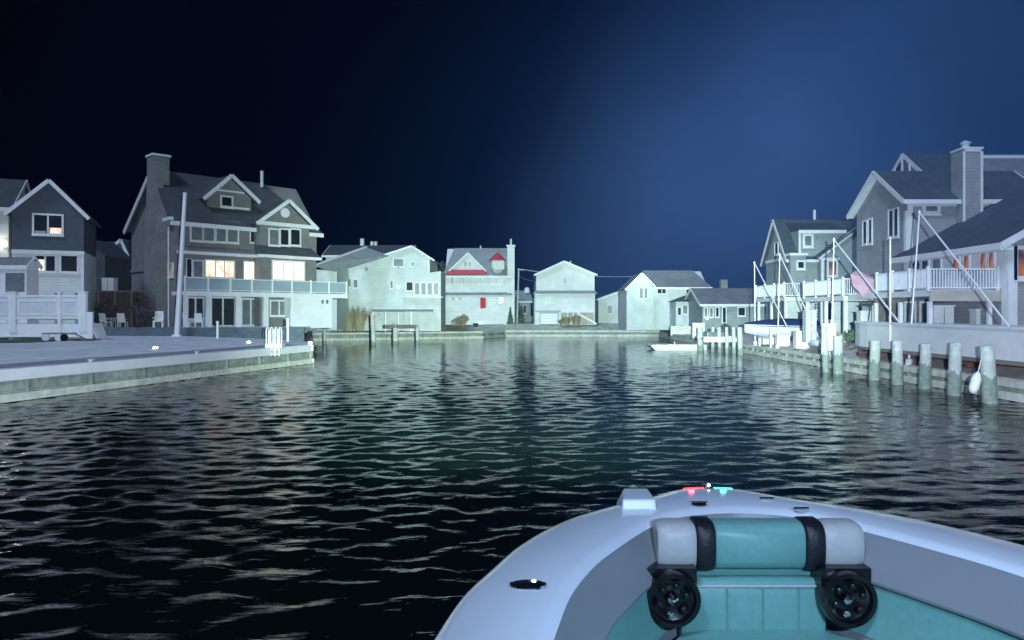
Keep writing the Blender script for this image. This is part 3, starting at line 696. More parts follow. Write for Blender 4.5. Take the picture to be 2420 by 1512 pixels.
def ladder():
    d = 43.8; x = lq(d) + .12; 
    p = V(x, d, 1.22); r = root("dock_ladder", p, "white swim ladder with arched rails on the paved dock edge", "ladder")
    for sx in (-.42, -.14, .14, .42):
        m = MB(); pts = [V(x + .1 + sx * 0, d, 0)]
        base = V(x + sx * .9, d, 0)
        path = []
        for k in range(13):
            a = math.pi * k / 12; path.append(base + V(0, -.22 * math.cos(a) - .15, 2.25 + .22 * math.sin(a)))
        path = [base + V(0, -.37, .75)] + path + [base + V(0, .07, 1.22)]
        for a, b in zip(path, path[1:]): m.tube(a, b, .045, .045, 8)
        m.build("rail", M['vinyl'], r, smooth=True)
    for k in range(2): MB().bar(V(x - .4, d - .37, .85 + .3 * k), V(x + .4, d - .37, .85 + .3 * k), .1, .05).build("tread", M['vinyl'], r)
    MB().box(x - .5, x + .5, d - .3, d + .4, 1.235, 1.5).build("mounting_box", M['vinyl'], r, bevel=.03)
ladder()

for y, lb in ((31, "low dock cleat on the left sea wall cap, nearest the camera"), (37.5, "low dock cleat on the left sea wall cap, before the swim ladder")):
    x = lq(y) - .15; r = root("dock_cleat", (x, y, 1.235), lb, "cleat")
    MB().tube(V(x, y - .22, 1.34), V(x, y + .22, 1.34), .028, .028, 8).build("horn", M['steel'], r); MB().box(x - .04, x + .04, y - .09, y + .09, 1.235, 1.32).build("base", M['steel'], r)
# pilings on the left, further back
def piling(x, y, zt, rad, label, group, mt='pile', low=.9, cap=False):
    r = root("piling", (x, y, -1.5), label, "piling", group)
    rs = random.Random(int(abs(x * 71 + y * 13))); lx, ly = rs.uniform(-.04, .04) * zt, rs.uniform(-.03, .03) * zt; n = 18
    def ring(z, q, jz=0, jr=0): return [V(x + lx * z / zt + math.cos(2 * math.pi * i / n) * rad * (q + rs.uniform(-jr, jr)), y + ly * z / zt + math.sin(2 * math.pi * i / n) * rad * (q + rs.uniform(-jr, jr)), z + rs.uniform(-jz, jz)) for i in range(n)]
    m = MB().loft([ring(-1.5, 1.0), ring(.2, 1.0, 0, .02), ring(low, 1.0, 0, .02), ring(zt - .5, .97, 0, .02), ring(zt - .03, .95, 0, .02), ring(zt, .88)], True); m.add(m.v[-n:], [tuple(range(n))])
    m.build("shaft", M[mt], r, smooth=True)
    MB().loft([ring(-1.4, 1.08), ring(.15, 1.09, .05, .03), ring(low * .6, 1.05, .05, .03), ring(low, 1.02, .13, .015)], True).build("wet_foot", M['pileg'], r, smooth=True)
    if cap: MB().lathe(V(x, y, zt + .003), [(rad * 1.1, 0), (rad * 1.1, .05), (.02, .28)], 12).build("cap", M['vinyl'], r)
    return r
names = ["slim post left of the tan grasses", "tall post in front of the right side of the tan grasses", "stout post carrying the left end of the dark beam", "post carrying the right end of the dark beam"]
for (X, Yt, Yb, w_), lb in zip([(768, 764, 813, 8), (883, 742, 816, 11), (935, 764, 813, 13), (987, 768, 811, 9)], names):
    d = (HC - 0) * F / (Yb - HY); p = W(X, Yt, d); piling(p.x, d, p.z, w_ * d / F / 2, lb, "posts before the long white house", low=.4)
a = W(909, 771, 76.5); b = W(984, 771, 79); tag(MB().bar(a, b, .3, .35).build("lift_beam", M['wood']), "dark horizontal beam resting against two posts before the white house", "beam")
for X, lb in ((680, "thin white post right of the swim ladder, by the water"), (514, "short white post in front of the dark glass doors")):
    d = 52; p = W(X, 755 if X > 600 else 762, d); z = 1.5
    m = MB().tube(V(p.x, d, 1.2), V(p.x, d, p.z), .09, .09, 10); m.lathe(V(p.x, d, p.z), [(.12, 0), (.12, .06), (.03, .12)], 10)
    tag(m.build("dock_post", M['vinyl']), lb, "post", "thin white posts on the paved dock")

# ---------------------------------------------------------------- long white gabled house
def long_house():
    f = Face(-22, 88, 0); uz = pxg(f)
    r = root("house", (-16, 88, 1.5), "long pale gabled house with dark roof left of the red roofed house", "house")
    u0 = uz(792, 700)[0]; u1 = uz(1016, 700)[0]; ua, za = uz(974, 582); zl = uz(792, 640)[1]; zrr = uz(1016, 609)[1]
    MB().prism(f, [(u0, 1.2), (u1, 1.2), (u1, zrr), (ua, za), (u0, zl)], 0, -9).build("wall", M['cream'], r)
    m = MB(); tr = MB()
    for ue, ze, sg, o in ((u0, zl, -1, .3), (u1, zrr, 1, .6)):
        s = (za - ze) / abs(ua - ue); uo = ue + sg * o; zo = ze - s * o
        m.slab([f.P(uo, .35, zo + .12), f.P(ua, .35, za + .12), f.P(ua, -9, za + .12), f.P(uo, -9, zo + .12)], .14)
        tr.bar(f.P(uo, .39, zo), f.P(ua, .39, za), .08, .2)
    ro = m.build("roof", M['roofg'], r); tr.build("fascia", M['white'], ro)
    # rear block, ridge across
    g = Face(-22, 97.3, 0); a, ze = g.uz(770, 603); b = g.uz(975, 603)[0]; zr = g.uz(900, 582)[1]
    zr = HC + (HY - 581) * 101.3 / F
    gable_u(g, a, b - .6, 8, 1.4, ze, zr, r, 'cream', 'roof', ov=.4)
    for X in (1044 - 840 + 840 - 3,): pass
    for X, h in ((856, 1.0), (879, .6), (888, .6)):
        p = V((X - CX) * 101.3 / F, 101.3, zr); MB().tube(p, p + V(0, 0, h), .3 if X == 856 else .22, .3 if X == 856 else .22).build("vent_pipe", M['steel'], ro)
    # front left lean-to roof with white rake
    q = [W(745, 627, 80), W(866, 584, 88.5), W(918, 603, 87.6), W(794, 640, 82)]
    lr = MB().slab(q, .15).build("side_roof", M['roofp'], r); MB().bar(q[0], q[1], .2, .3).build("rake_board", M['white'], lr)
    p0 = W(748, 700, 82); p1 = W(796, 700, 82)
    MB().hexa([V(p0.x, 82, 1.4), V(p1.x, 82, 1.4), V(p1.x, 88, 1.4), V(p0.x, 88, 1.4)], [V(p0.x, 82, W(0, 637, 82).z), V(p1.x, 82, W(0, 641, 82).z), V(p1.x, 88, 8.6), V(p0.x, 88, 8.2)]).build("side_wall", M['cream'], r)
    for p in ((931, 612, 941, 629), (943, 612, 953, 629), (973, 619, 978, 629), (805, 659, 810, 677), (821, 659, 829, 677), (836, 661, 845, 679), (923, 664, 928, 681)):
        window(f, *p, r, 'glassb', fw=.08)
    # low glazed room to the right
    h = f.off(2.0); k = pxg(h); a = k(955, 700)[0]; b = k(1042, 700)[0]; zt = k(1000, 654)[1]
    MB().prism(h, [(a, 1.2), (b, 1.2), (b, k(0, 640)[1]), (a, zt)], -.003, -6).build("sun_room", M['cream'], r)
    for X in (981, 996, 1011, 1026): window(h, X, 669, X + 10, 696, r, 'glassb', fw=.12)
    window(h, 961, 667, 975, 686, r, 'glass', fw=.08)
    p = h.P(k(942, 678)[0], .15, k(942, 678)[1]); MB().lathe(p, [(.08, -.15), (.16, 0), (.08, .15)], 10).build("wall_lamp", M['lamp'], r)
    MB().prism(h, [(a - .2, k(0, 703)[1]), (b + .3, k(0, 703)[1]), (b + .3, k(0, 701)[1]), (a - .2, k(0, 701)[1])], .6, -.002).build("belt_trim", M['white'], r)
    v = f.P(uz(866, 636)[0], .02, uz(866, 636)[1]); MB().lathe(v, [(.18, 0), (.25, 0), (.25, .06), (.18, .06)], 16, V(0, -1, 0)).build("round_vent", M['greys'], r)
    for X in (796, 1013): u = uz(X, 0)[0]; MB().fb(f, u - .05, u + .05, .003, .1, 1.4, uz(X, 642 if X < 900 else 615)[1]).build('downpipe', M['white'], r)
    # ground deck with rail
    zz = k(0, 731)[1]; uu = k(885, 700)[0]
    MB().fb(h, uu, a + 3.4, -2, 1.2, zz - .25, zz).build("deck_floor", M['roofg'], r)
    for X in (885, 915, 945, 975): u = k(X, 700)[0]; MB().fb(h, u - .1, u + .1, .9, 1.1, 1.2, zz - .253).build("deck_post", M['white'], r)
long_house()
for i, (X, h, lb) in enumerate([(806, 2.7, "tall tan grass clump at the left end of the row"), (832, 3.1, "tallest tan grass clump, second from the left"), (856, 2.8, "tan grass clump behind the tall post"), (874, 2.2, "shortest tan grass clump, beside the tall post")]):
    p = W(X, 770, 84); tuft((p.x, 87.8 + (X - 806) * .02, 1.15), 1.3, h, lb, seed=i + 3, n=600, group="tan grasses before the long white house")
p = W(1088, 776, 99); bush("shrub", (p.x, 99.5, 1.2), 1.35, 1.35, "round tan shrub at the corner before the red roofed house", 'tan', 1500, .1, 8)
p = W(1122, 780, 99.5); bush("shrub", (p.x, 100, 1.3), .5, .35, "low dark shrub right of the round tan shrub", 'leaf', 400, .08, 9)
p = W(1050, 760, 118); bush("tree", (p.x, 118, 1.9), 2.2, 3.7, "dark tree in the gap left of the red roofed house", 'leaf', 2600, .26, 11, trunk=2.8, cat="tree")
p = W(1030, 760, 112); bush("tree", (p.x, 116, 1.9), 1.8, 2.6, "dark tree showing over the low roof of the long house", 'leaf', 2000, .24, 12, trunk=4.6, cat="tree")

# ---------------------------------------------------------------- red roofed house
def red_house():
    f = Face(-10, 108, 0); uz = pxg(f)
    r = root("house", (-5, 108, 1.75), "pale house with red turret cap and red roof strip", "house")
    u0 = uz(1052, 700)[0]; u1 = uz(1201, 700)[0]; ze = uz(0, 650)[1]; zr = HC + (HY - 588) * 112 / F
    pr = [(0, 1.6), (0, ze), (-4, zr), (-8, ze), (-8, 1.6)]
    MB().hexa([f.P(u0, a, z) for a, z in pr], [f.P(u1, a, z) for a, z in pr]).build("wall", M['whiteside'], r)
    m = MB(); ul = uz(1074, 0)[0] + (.0); ul = (1074 - CX) * 112 / F - f.x
    m.slab([f.P(u0 - .4, .4, ze - .1), f.P(u1 + .3, .4, ze - .1), f.P(u1 + .3, -4, zr + .12), f.P(ul, -4, zr + .12)], .14)
    m.slab([f.P(u0 - .4, -8.4, ze - .1), f.P(u1 + .3, -8.4, ze - .1), f.P(u1 + .3, -4, zr + .12), f.P(ul, -4, zr + .12)], .14)
    m.hexa([f.P(u0 - .4, .4, ze - .25), f.P(u0 - .4, -8.4, ze - .25), f.P(ul, -4, zr - .02)], [f.P(u0 - .4, .4, ze - .1), f.P(u0 - .4, -8.4, ze - .1), f.P(ul, -4, zr + .12)])
    ro = m.build("roof", M['roofp'], r); MB().fb(f, u0 - .5, u1 + .4, .35, .55, ze - .4, ze - .1).build("fascia", M['white'], ro)
    p = f.P(uz(1133, 0)[0], -4, zr); MB().tube(p, p + V(0, 0, .5), .12).build("vent_pipe", M['steel'], ro)
    # front gable dormer over a red strip
    g = f.off(.1); k = pxg(g); ua, za = k(1106, 598); a, zb = k(1062, 638); b, _ = k(1148, 638)
    gable_n(g, a + .25, b - .25, 4.2, zb - .1, zb + .1, zb + .1, ua, za, r, 'whiteside', 'roofp', ov=.3, board=.2)
    aa, z0 = g.uz(1055, 648, .5); bb, z1 = g.uz(1149, 637, .1)
    MB().hexa([g.P(aa, .1, z0), g.P(bb, .1, z0), g.P(bb, .55, z0), g.P(aa, .55, z0)], [g.P(a - .1, .05, z1), g.P(b, .05, z1), g.P(b, .12, z1), g.P(a - .1, .12, z1)]).build("red_strip", M['roofr'], r)
    window(g, 1097, 619, 1103, 630, r, 'glassb', fw=.06); window(g, 1107, 619, 1113, 630, r, 'glassb', fw=.06)
    # turret
    cu, _ = uz(1176, 0); c = f.P(cu, .2, 0); zt = uz(0, 616)[1]; zl = uz(0, 648)[1]
    tw = MB().lathe(V(c.x, c.y, 0), [(.25, zl), (.8, zl + .45), (1.12, zl + .95), (1.12, zt)], 8).build("turret", M['whiteside'], r)
    MB().lathe(V(c.x, c.y, 0), [(1.28, zt), (1.28, zt + .06), (.05, zt + 1.25)], 8).build("turret_roof", M['roofr'], tw)
    h = Face(f.x, c.y - 1.05, 0)
    for X in (1172, 1184): win(h, h.uz(X, 0)[0], h.uz(X + 6, 0)[0], zt - 1.15, zt - .3, tw, 'glassb', fw=.07)
    # chimney
    a = uz(1199, 0)[0]; b = uz(1216, 0)[0]
    ch = MB().fb(f, a + .003, b, -1.2, .3, 1.6, uz(0, 582)[1]).build("chimney", M['whiteside'], r)
    MB().fb(f, a - .15, b + .12, -1.32, .42, uz(0, 582)[1] + .003, uz(0, 579)[1]).build("cap", M['white'], ch)
    p = f.P((a + b) / 2, -.4, uz(0, 579)[1]); MB().tube(p, p + V(0, 0, .95), .16).build("flue", M['steel'], ch)
    for q in ((1066, 655, 1072, 671), (1092, 655, 1098, 671), (1132, 657, 1140, 672), (1161, 658, 1171, 673), (1178, 658, 1188, 673)): window(f, *q, r, 'glassb', fw=.07)
    # pent roof and lower floor
    zp = uz(0, 693)[1]; MB().hexa([f.P(u0 - .6, .003, zp - .3), f.P(u1 + .6, .003, zp - .3), f.P(u1 + .7, 1.0, zp - .3), f.P(u0 - .7, 1.0, zp - .3)], [f.P(u0 - .4, .003, zp + .15), f.P(u1 + .5, .003, zp + .15), f.P(u1 + .5, .1, zp + .13), f.P(u0 - .4, .1, zp + .13)]).build("pent_roof", M['roofp'], r)
    g = f.off(.8)
    MB().fb(g, u0 - .1, u1 + .9, -.79, 0, 1.6, zp - .303).build("lower_wall", M['whiteside'], r)
    for q in ((1067, 702, 1075, 710), (1083, 702, 1091, 710)): window(g, *q, r, 'glassb', fw=.06)
    window(g, 1158, 704, 1169, 719, r, 'glassb', fw=.08); window(g, 1180, 704, 1188, 715, r, 'warm', fw=.08)
    window(g, 1127, 759, 1142, 766, r, 'glass', fw=.05)
    u, z = g.uz(1135, 703); u2, z2 = g.uz(1148, 729)
    fl = root("flag", g.P(u, .2, z2), "red flag hanging before the red roofed house", "flag")
    MB().tube(g.P(u - .05, .02, z + .1), g.P(u2 + .05, .45, z + .1), .03).build("staff", M['white'], fl)
    MB().hexa([g.P(u, .05, z2), g.P(u2, .12, z2 + .1), g.P(u2, .14, z2 + .1), g.P(u, .07, z2)], [g.P(u, .1, z), g.P(u2, .40, z), g.P(u2, .42, z), g.P(u, .12, z)]).build("cloth", M['redf'], fl)
red_house()
def tree_cone(X, d, rx, rz, lb, s):
    p = W(X, 0, d); bush("evergreen", (p.x, d, 1.75), rx, rz, lb, 'leafg', 1400, .12, s, cone=True, cat="evergreen", group="small evergreens by the utility pole")
tree_cone(1206, 107, .55, 1.2, "small conical evergreen left of the utility pole", 21)
tree_cone(1233, 110, .6, 1.35, "small conical evergreen right of the utility pole", 22)
def utility():
    d = 109; a = W(1222, 765, d); b = W(1226, 634, d); a.z = 1.75
    r = root("utility_pole", a, "pale utility pole with cables between the two white houses", "utility pole")
    MB().tube(a, b, .17, .12, 10).build("shaft", M['pile'], r, smooth=True)
    MB().bar(b + V(-.2, 0, -.15), b + V(.8, 0, -.25), .12).build("crossarm", M['pile'], r)
    for k, (dx, dz, X2, Y2) in enumerate(((.7, -.15, 1520, 652), (.3, -.1, 1400, 643), (.0, -1.1, 1290, 662))):
        e = W(X2, Y2, 122); s = b + V(dx, 0, dz); m = MB(); pr = s
        for i in range(1, 11):
            t = i / 10; q = s.lerp(e, t) - V(0, 0, 1.0 * 4 * t * (1 - t) * .5); m.tube(pr, q, .025, .025, 5); pr = q
        m.build("cable", M['steel'], r)
utility()
def small_house():
    f = Face(0, 118, 7); uz = pxg(f)
    r = root("house", (2, 118, 1.9), "small grey house glimpsed behind the utility pole", "house")
    a = uz(1228, 0)[0]; b = uz(1254, 0)[0]; ze = uz(0, 709)[1]; zr = HC + (HY - 688) * 121 / F
    gable_u(f, a, b, 6, 1.8, ze, zr, r, 'greenside', 'roofp', ov=.2)
    p = f.P((a + b) / 2 + .6, -2, zr - .3); MB().lathe(p, [(.5, 0), (.45, .6), (.25, .9)], 10).build("chimney", M['white'], r)
    window(f, 1236, 722, 1244, 740, r, 'glass', fw=.06)
small_house()

# ---------------------------------------------------------------- white house at the head of the canal
def white_house():
    f = Face(5, 107, 0); uz = pxg(f)
    r = root("house", (7.5, 107, 1.75), "plain white gabled house with garage door facing down the canal", "house")
    u0 = uz(1267, 0)[0]; u1 = uz(1405, 0)[0]; ua, za = uz(1333, 618); zl = uz(0, 648)[1]; zp = uz(0, 688)[1]
    MB().prism(f, [(u0, zp), (u1, zp), (u1, zl), (ua, za), (u0, zl)], 0, -10).build("wall", M['whiteside'], r)
    m = MB(); tr = MB()
    for ue, sg in ((u0, -1), (u1, 1)):
        s = (za - zl) / abs(ua - ue); uo = ue + sg * .35; zo = zl - s * .35
        m.slab([f.P(uo, .4, zo + .12), f.P(ua, .4, za + .12), f.P(ua, -10, za + .12), f.P(uo, -10, zo + .12)], .14)
        tr.bar(f.P(uo, .44, zo), f.P(ua, .44, za), .08, .25)
    ro = m.build("roof", M['roofp'], r); tr.build("fascia", M['white'], ro)
    p = f.P(uz(1352, 0)[0], -3, za - .6); MB().tube(p, p + V(0, 0, .9), .12).build("vent_pipe", M['steel'], ro)
    MB().fb(f, u0 - .25, u1 + .05, -10, .35, 1.6, zp - .35).build("lower_wall", M['whiteside'], r)
    MB().hexa([f.P(u0 - .55, -10, zp - .345), f.P(u1 + .4, -10, zp - .345), f.P(u1 + .4, .8, zp - .345), f.P(u0 - .55, .8, zp - .345)], [f.P(u0 - .05, -10, zp + .1), f.P(u1 + .05, -10, zp + .1), f.P(u1 + .05, .1, zp + .1), f.P(u0 - .05, .1, zp + .1)]).build("pent_roof", M['roofp'], r)
    g = f.off(.35)
    window(f, 1331, 656, 1338, 672, r, 'glassb', fw=.08)
    window(g, 1289, 702, 1298, 716, r, 'glassb', fw=.08); window(g, 1301, 702, 1309, 716, r, 'glassb', fw=.08)
    MB().fb(g, g.uz(1264, 0)[0], g.uz(1330, 0)[0], .003, .12, g.uz(0, 736)[1], g.uz(0, 734)[1]).build("belt_trim", M['greenside'], r)
    a, z1 = g.uz(1277, 740); b, z0 = g.uz(1318, 765)
    gd = MB().fb(g, a - .12, b + .12, .003, .05, 1.6, z1 + .12).build("garage_door", M['greenside'], r)
    m = MB()
    for k in range(4): h = (z1 - 1.75) / 4; m.fb(g, a, b, .053, .09, 1.75 + h * k, 1.75 + h * (k + 1) - .03)
    m.build("door_panels", M['white'], gd)
    for u in (u0 - .2, u1 - .1): MB().fb(g, u, u + .1, .003, .1, 1.7, zp - .36).build('downpipe', M['cream'], r)
    # porch and outside stair at the right
    for X in (1340, 1353): a = g.uz(X, 0)[0]; MB().fb(g, a - .08, a + .08, .9, 1.06, 1.6, g.uz(0, 738)[1]).build("porch_post", M['white'], r)
    MB().fb(g, g.uz(1325, 0)[0], u1 - .3, .003, 1.2, g.uz(0, 738)[1] + .003, g.uz(0, 735)[1] + .05).build("porch_floor", M['white'], r)
    m = MB(); a = g.uz(1362, 0)[0]; n = 10; zt = g.uz(0, 738)[1]
    for k in range(n): h = (zt - 1.7) / n; m.fb(g, a + .28 * k, a + .28 * k + .3, .2, 1.15, zt - h * (k + 1), zt - h * (k + 1) + .08)
    m.bar(g.P(a, 1.19, zt - .1), g.P(a + .28 * n, 1.19, 1.75), .06, .28); m.build("stair", M['white'], r)
    MB().fb(g, g.uz(1326, 0)[0], g.uz(1402, 0)[0], .003, .02, 1.7, g.uz(0, 739)[1]).build("porch_back", M['sand'], r)
white_house()
for X, h, s, lb in ((1338, 1.3, 31, "tan grass under the porch of the white house, left clump"), (1362, 1.5, 32, "tan grass at the foot of the white house stair"), (1330, .9, 33, "short tan grass beside the garage door")):
    p = W(X, 0, 105); tuft((p.x, 105, 1.55), .8, h, lb, n=260, seed=s, group="tan grasses before the white house")

# ---------------------------------------------------------------- houses right of centre
def mid_houses():
    f = Face(12, 112, 0); uz = pxg(f)
    r = root("house", (14, 112, 1.8), "low pale house with one sloping roof right of the white gabled house", "house")
    a = uz(1414, 0)[0]; b = uz(1480, 0)[0]
    MB().prism(f, [(a, 1.6), (b, 1.6), (b, uz(0, 686)[1]), (a, uz(0, 709)[1])], 0, -7).build("wall", M['cream'], r)
    q = [f.P(a - .3, .3, uz(0, 710)[1]), f.P(b - .1, .3, uz(0, 686)[1]), f.P(b - .1, -7, uz(0, 686)[1]), f.P(a - .3, -7, uz(0, 710)[1])]
    MB().slab([p + V(0, 0, .2) for p in q], .2).build("roof", M['white'], r)
    window(f, 1436, 722, 1446, 740, r, 'glassb', fw=.06)
    # two storey house with front gable
    f = Face(16, 92, 0); uz = pxg(f)
    r = root("house", (20, 92, 1.6), "two storey pale house with grey roof and a front gable at its left", "house")
    a = uz(1540, 0)[0]; b = uz(1672, 0)[0]; ze = uz(0, 677)[1]; zr = HC + (HY - 641) * 95.5 / F
    pr = [(0, 1.2), (0, ze), (-3.5, zr), (-7, ze), (-7, 1.2)]
    MB().hexa([f.P(a, x, z) for x, z in pr], [f.P(b, x, z) for x, z in pr]).build("wall", M['cream'], r)
    m = MB(); ul = (1520 - CX) * 95.5 / F - 16; ur = (1637 - CX) * 95.5 / F - 16
    m.slab([f.P(a - .3, .35, ze - .12), f.P(b + .5, .35, ze - .12), f.P(ur, -3.5, zr + .12), f.P(ul, -3.5, zr + .12)], .14)
    m.slab([f.P(a - 2, -7.35, ze - .12), f.P(b + .5, -7.35, ze - .12), f.P(ur, -3.5, zr + .12), f.P(ul, -3.5, zr + .12)], .14)
    A, B, C = f.P(b + .5, .35, ze - .12), f.P(b + .5, -7.35, ze - .12), f.P(ur, -3.5, zr + .12)
    m.hexa([A - V(0, 0, .15), B - V(0, 0, .15), C - V(0, 0, .15)], [A, B, C])
    ro = m.build("roof", M['roofg'], r); MB().fb(f, a, b + .5, .36, .5, ze - .32, ze - .1).build("fascia", M['white'], ro)
    g = f.off(1.2); k = pxg(g); c = k(1481, 0)[0]; d = k(1543, 0)[0]; ua, za = k(1516, 646)
    gable_n(g, c, d, 6, 1.2, k(0, 681)[1], k(0, 673)[1], ua, za, r, 'cream', 'roofg', ov=.25, board=.2)
    for q in ((1554, 683, 1563, 693), (1565, 683, 1573, 693), (1622, 684, 1628, 694), ): window(f, *q, r, 'glass', fw=.07)
    window(g, 1512, 681, 1519, 704, r, 'glassb', fw=.07); window(g, 1523, 681, 1529, 704, r, 'glassb', fw=.07)
    MB().bar(f.P(uz(1657, 0)[0], .1, uz(0, 684)[1]), f.P(uz(1648, 0)[0], .1, uz(0, 713)[1]), .2).build("downpipe", M['greys'], r)
    # entry porch with dark roof
    h = f.off(3.5); k = pxg(h); a = k(1597, 0)[0]; b = k(1650, 0)[0]; zt = k(0, 713)[1]
    MB().fb(h, a, b, -3.5, 0, 1.1, zt).build("porch_wall", M['cream'], r)
    A = [h.P(a - .4, .4, zt), h.P(b + .4, .4, zt), h.P(b + .4, -3.4, zt), h.P(a - .4, -3.4, zt)]; tt = [h.P(a + 1.5, -1, zt + .8), h.P(b - .5, -1, zt + .8), h.P(b - .5, -2, zt + .8), h.P(a + 1.5, -2, zt + .8)]
    MB().hexa(A, tt).build("porch_roof", M['roof'], r)
    for q in ((1602, 727, 1609, 744), (1614, 722, 1624, 741), (1627, 722, 1632, 760)): window(h, *q, r, 'glassb' if q[0] == 1614 else 'glass', fw=.07)
    # one storey house
    f = Face(22, 82, 0); uz = pxg(f)
    r = root("house", (24, 82, 1.6), "long one storey house with broad grey roof and stub chimney", "house")
    a = uz(1660, 0)[0]; b = uz(1840, 0)[0]; ze = uz(0, 718)[1]; zr = HC + (HY - 683) * 86 / F
    gable_u(f, a, b, 8, 1.2, ze, zr, r, 'greenside', 'roofg', ov=.35)
    c = f.P(uz(1740, 0)[0], -5, 0); MB().box(c.x - .4, c.x + .4, c.y - .4, c.y + .4, zr - .8, HC + (HY - 661) * 87 / F).build("chimney", M['brick'], r, bevel=.05)
    for q in ((1665, 728, 1671, 748), (1678, 728, 1684, 748), (1692, 727, 1698, 748), (1708, 727, 1715, 762), (1745, 727, 1760, 745)): window(f, *q, r, 'glassb' if q[0] < 1690 else 'glass', fw=.1)
    p = f.P(uz(1670, 751)[0], .3, uz(1670, 752)[1]); MB().lathe(p, [(.06, -.1), (.13, 0), (.06, .1)], 10).build("wall_lamp", M['lamp'], r)
mid_houses()
p = W(1717, 766, 76); bush("shrub", (p.x, 76, 1.4), .55, .5, "dark rounded shrub before the one storey house", 'leafg', 700, .09, 41)
p = W(1590, 770, 88); bush("shrub", (20.6, 89, 1.3), .9, .35, "low dark shrub at the far right corner of the canal", 'leaf', 500, .1, 42)

# right hand docks, middle distance
def fence_panel(X0, X1, Y0, d, z0, label, mt='vinyl'):
    f = Face(0, d, 0); a = f.uz(X0, 0)[0]; b = f.uz(X1, 0)[0]; z1 = f.uz(0, Y0)[1]
    r = root("dock_fence", f.P((a + b) / 2, 0, z0), label, "fence")
    MB().fb(f, a, b, -.03, .03, z0 + .15, z1).build("panel", M[mt], r)
    k = max(1, int((b - a) / 1.6))
    for i in range(k + 1): u = a + (b - a) * i / k; MB().fb(f, u - .08, u + .08, .033, .15, z0, z1 + .12).build("post", M[mt], r)
    MB().fb(f, a, b, -.06, .031, z1 + .003, z1 + .08).build("top_rail", M[mt], r)
fence_panel(1586, 1640, 772, 78, .9, "pale dock fence left of the cluster of white pilings", 'waler')
fence_panel(1638, 1662, 765, 70, .9, "taller white dock fence next to the pilings", 'vinyl')
def float_dock():
    a = W(1531, 820, 63); r = root("floating_dock", (14.5, 63, 0), "long pale floating dock lying low beside the white pilings", "floating dock")
    x0 = (1532 - CX) * 66 / F; x1 = (1664 - CX) * 66 / F
    MB().hexa([V(x0 + .6, 65.2, -.1), V(x1, 65.2, -.1), V(x1, 67.2, -.1), V(x0 + .6, 67.2, -.1)], [V(x0, 65, .42), V(x1, 65, .42), V(x1, 67.4, .42), V(x0, 67.4, .42)]).build("float", M['vinyl'], r, bevel=.04)
    MB().box(x0 + .2, x1 - .05, 65.15, 67.25, .423, .5).build("deck", M['waler'], r)
    for x in (x1 - .4, x1 - 2.8): MB().tube(V(x, 65.4, .5), V(x, 65.4, .72), .06).build("cleat", M['steel'], r)
float_dock()
for X, Yb, w_, lb in ((1656, 829, 14, "leftmost of the white dock pilings, at the end of the floating dock"), (1684, 831, 8, "second of the white dock pilings"), (1701, 833, 9, "third of the white dock pilings, before the dark gap"),
                  (1718, 835, 8, "fourth of the white dock pilings"), (1735, 836, 9, "fifth of the white dock pilings, before the blue covered boat"), (1750, 839, 12, "stout nearest one of the white dock pilings")):
    d = HC * F / (Yb - HY); p = W(X, 773, d); piling(p.x, d, p.z, w_ * d / F / 2, lb, "white dock pilings by the floating dock", mt='pile', low=.5)
def side_dock():
    r = root("timber_dock", (18.2, 62, 0), "pale timber dock deck carried among the white pilings", "dock")
    MB().box(16.0, 19.2, 60.8, 61.9, 1.15, 1.3).box(16.2, 19.6, 63.8, 64.6, 1.16, 1.31).build("deck", M['waler'], r)
    MB().box(15.9, 19.1, 60.6, 60.79, .9, 1.34).build("fascia", M['vinyl'], r)
    MB().box(16.6, 18.0, 62.1, 63.7, 1.15, 1.7).build("dock_box", M['glassb'], r, bevel=.04)
side_dock()

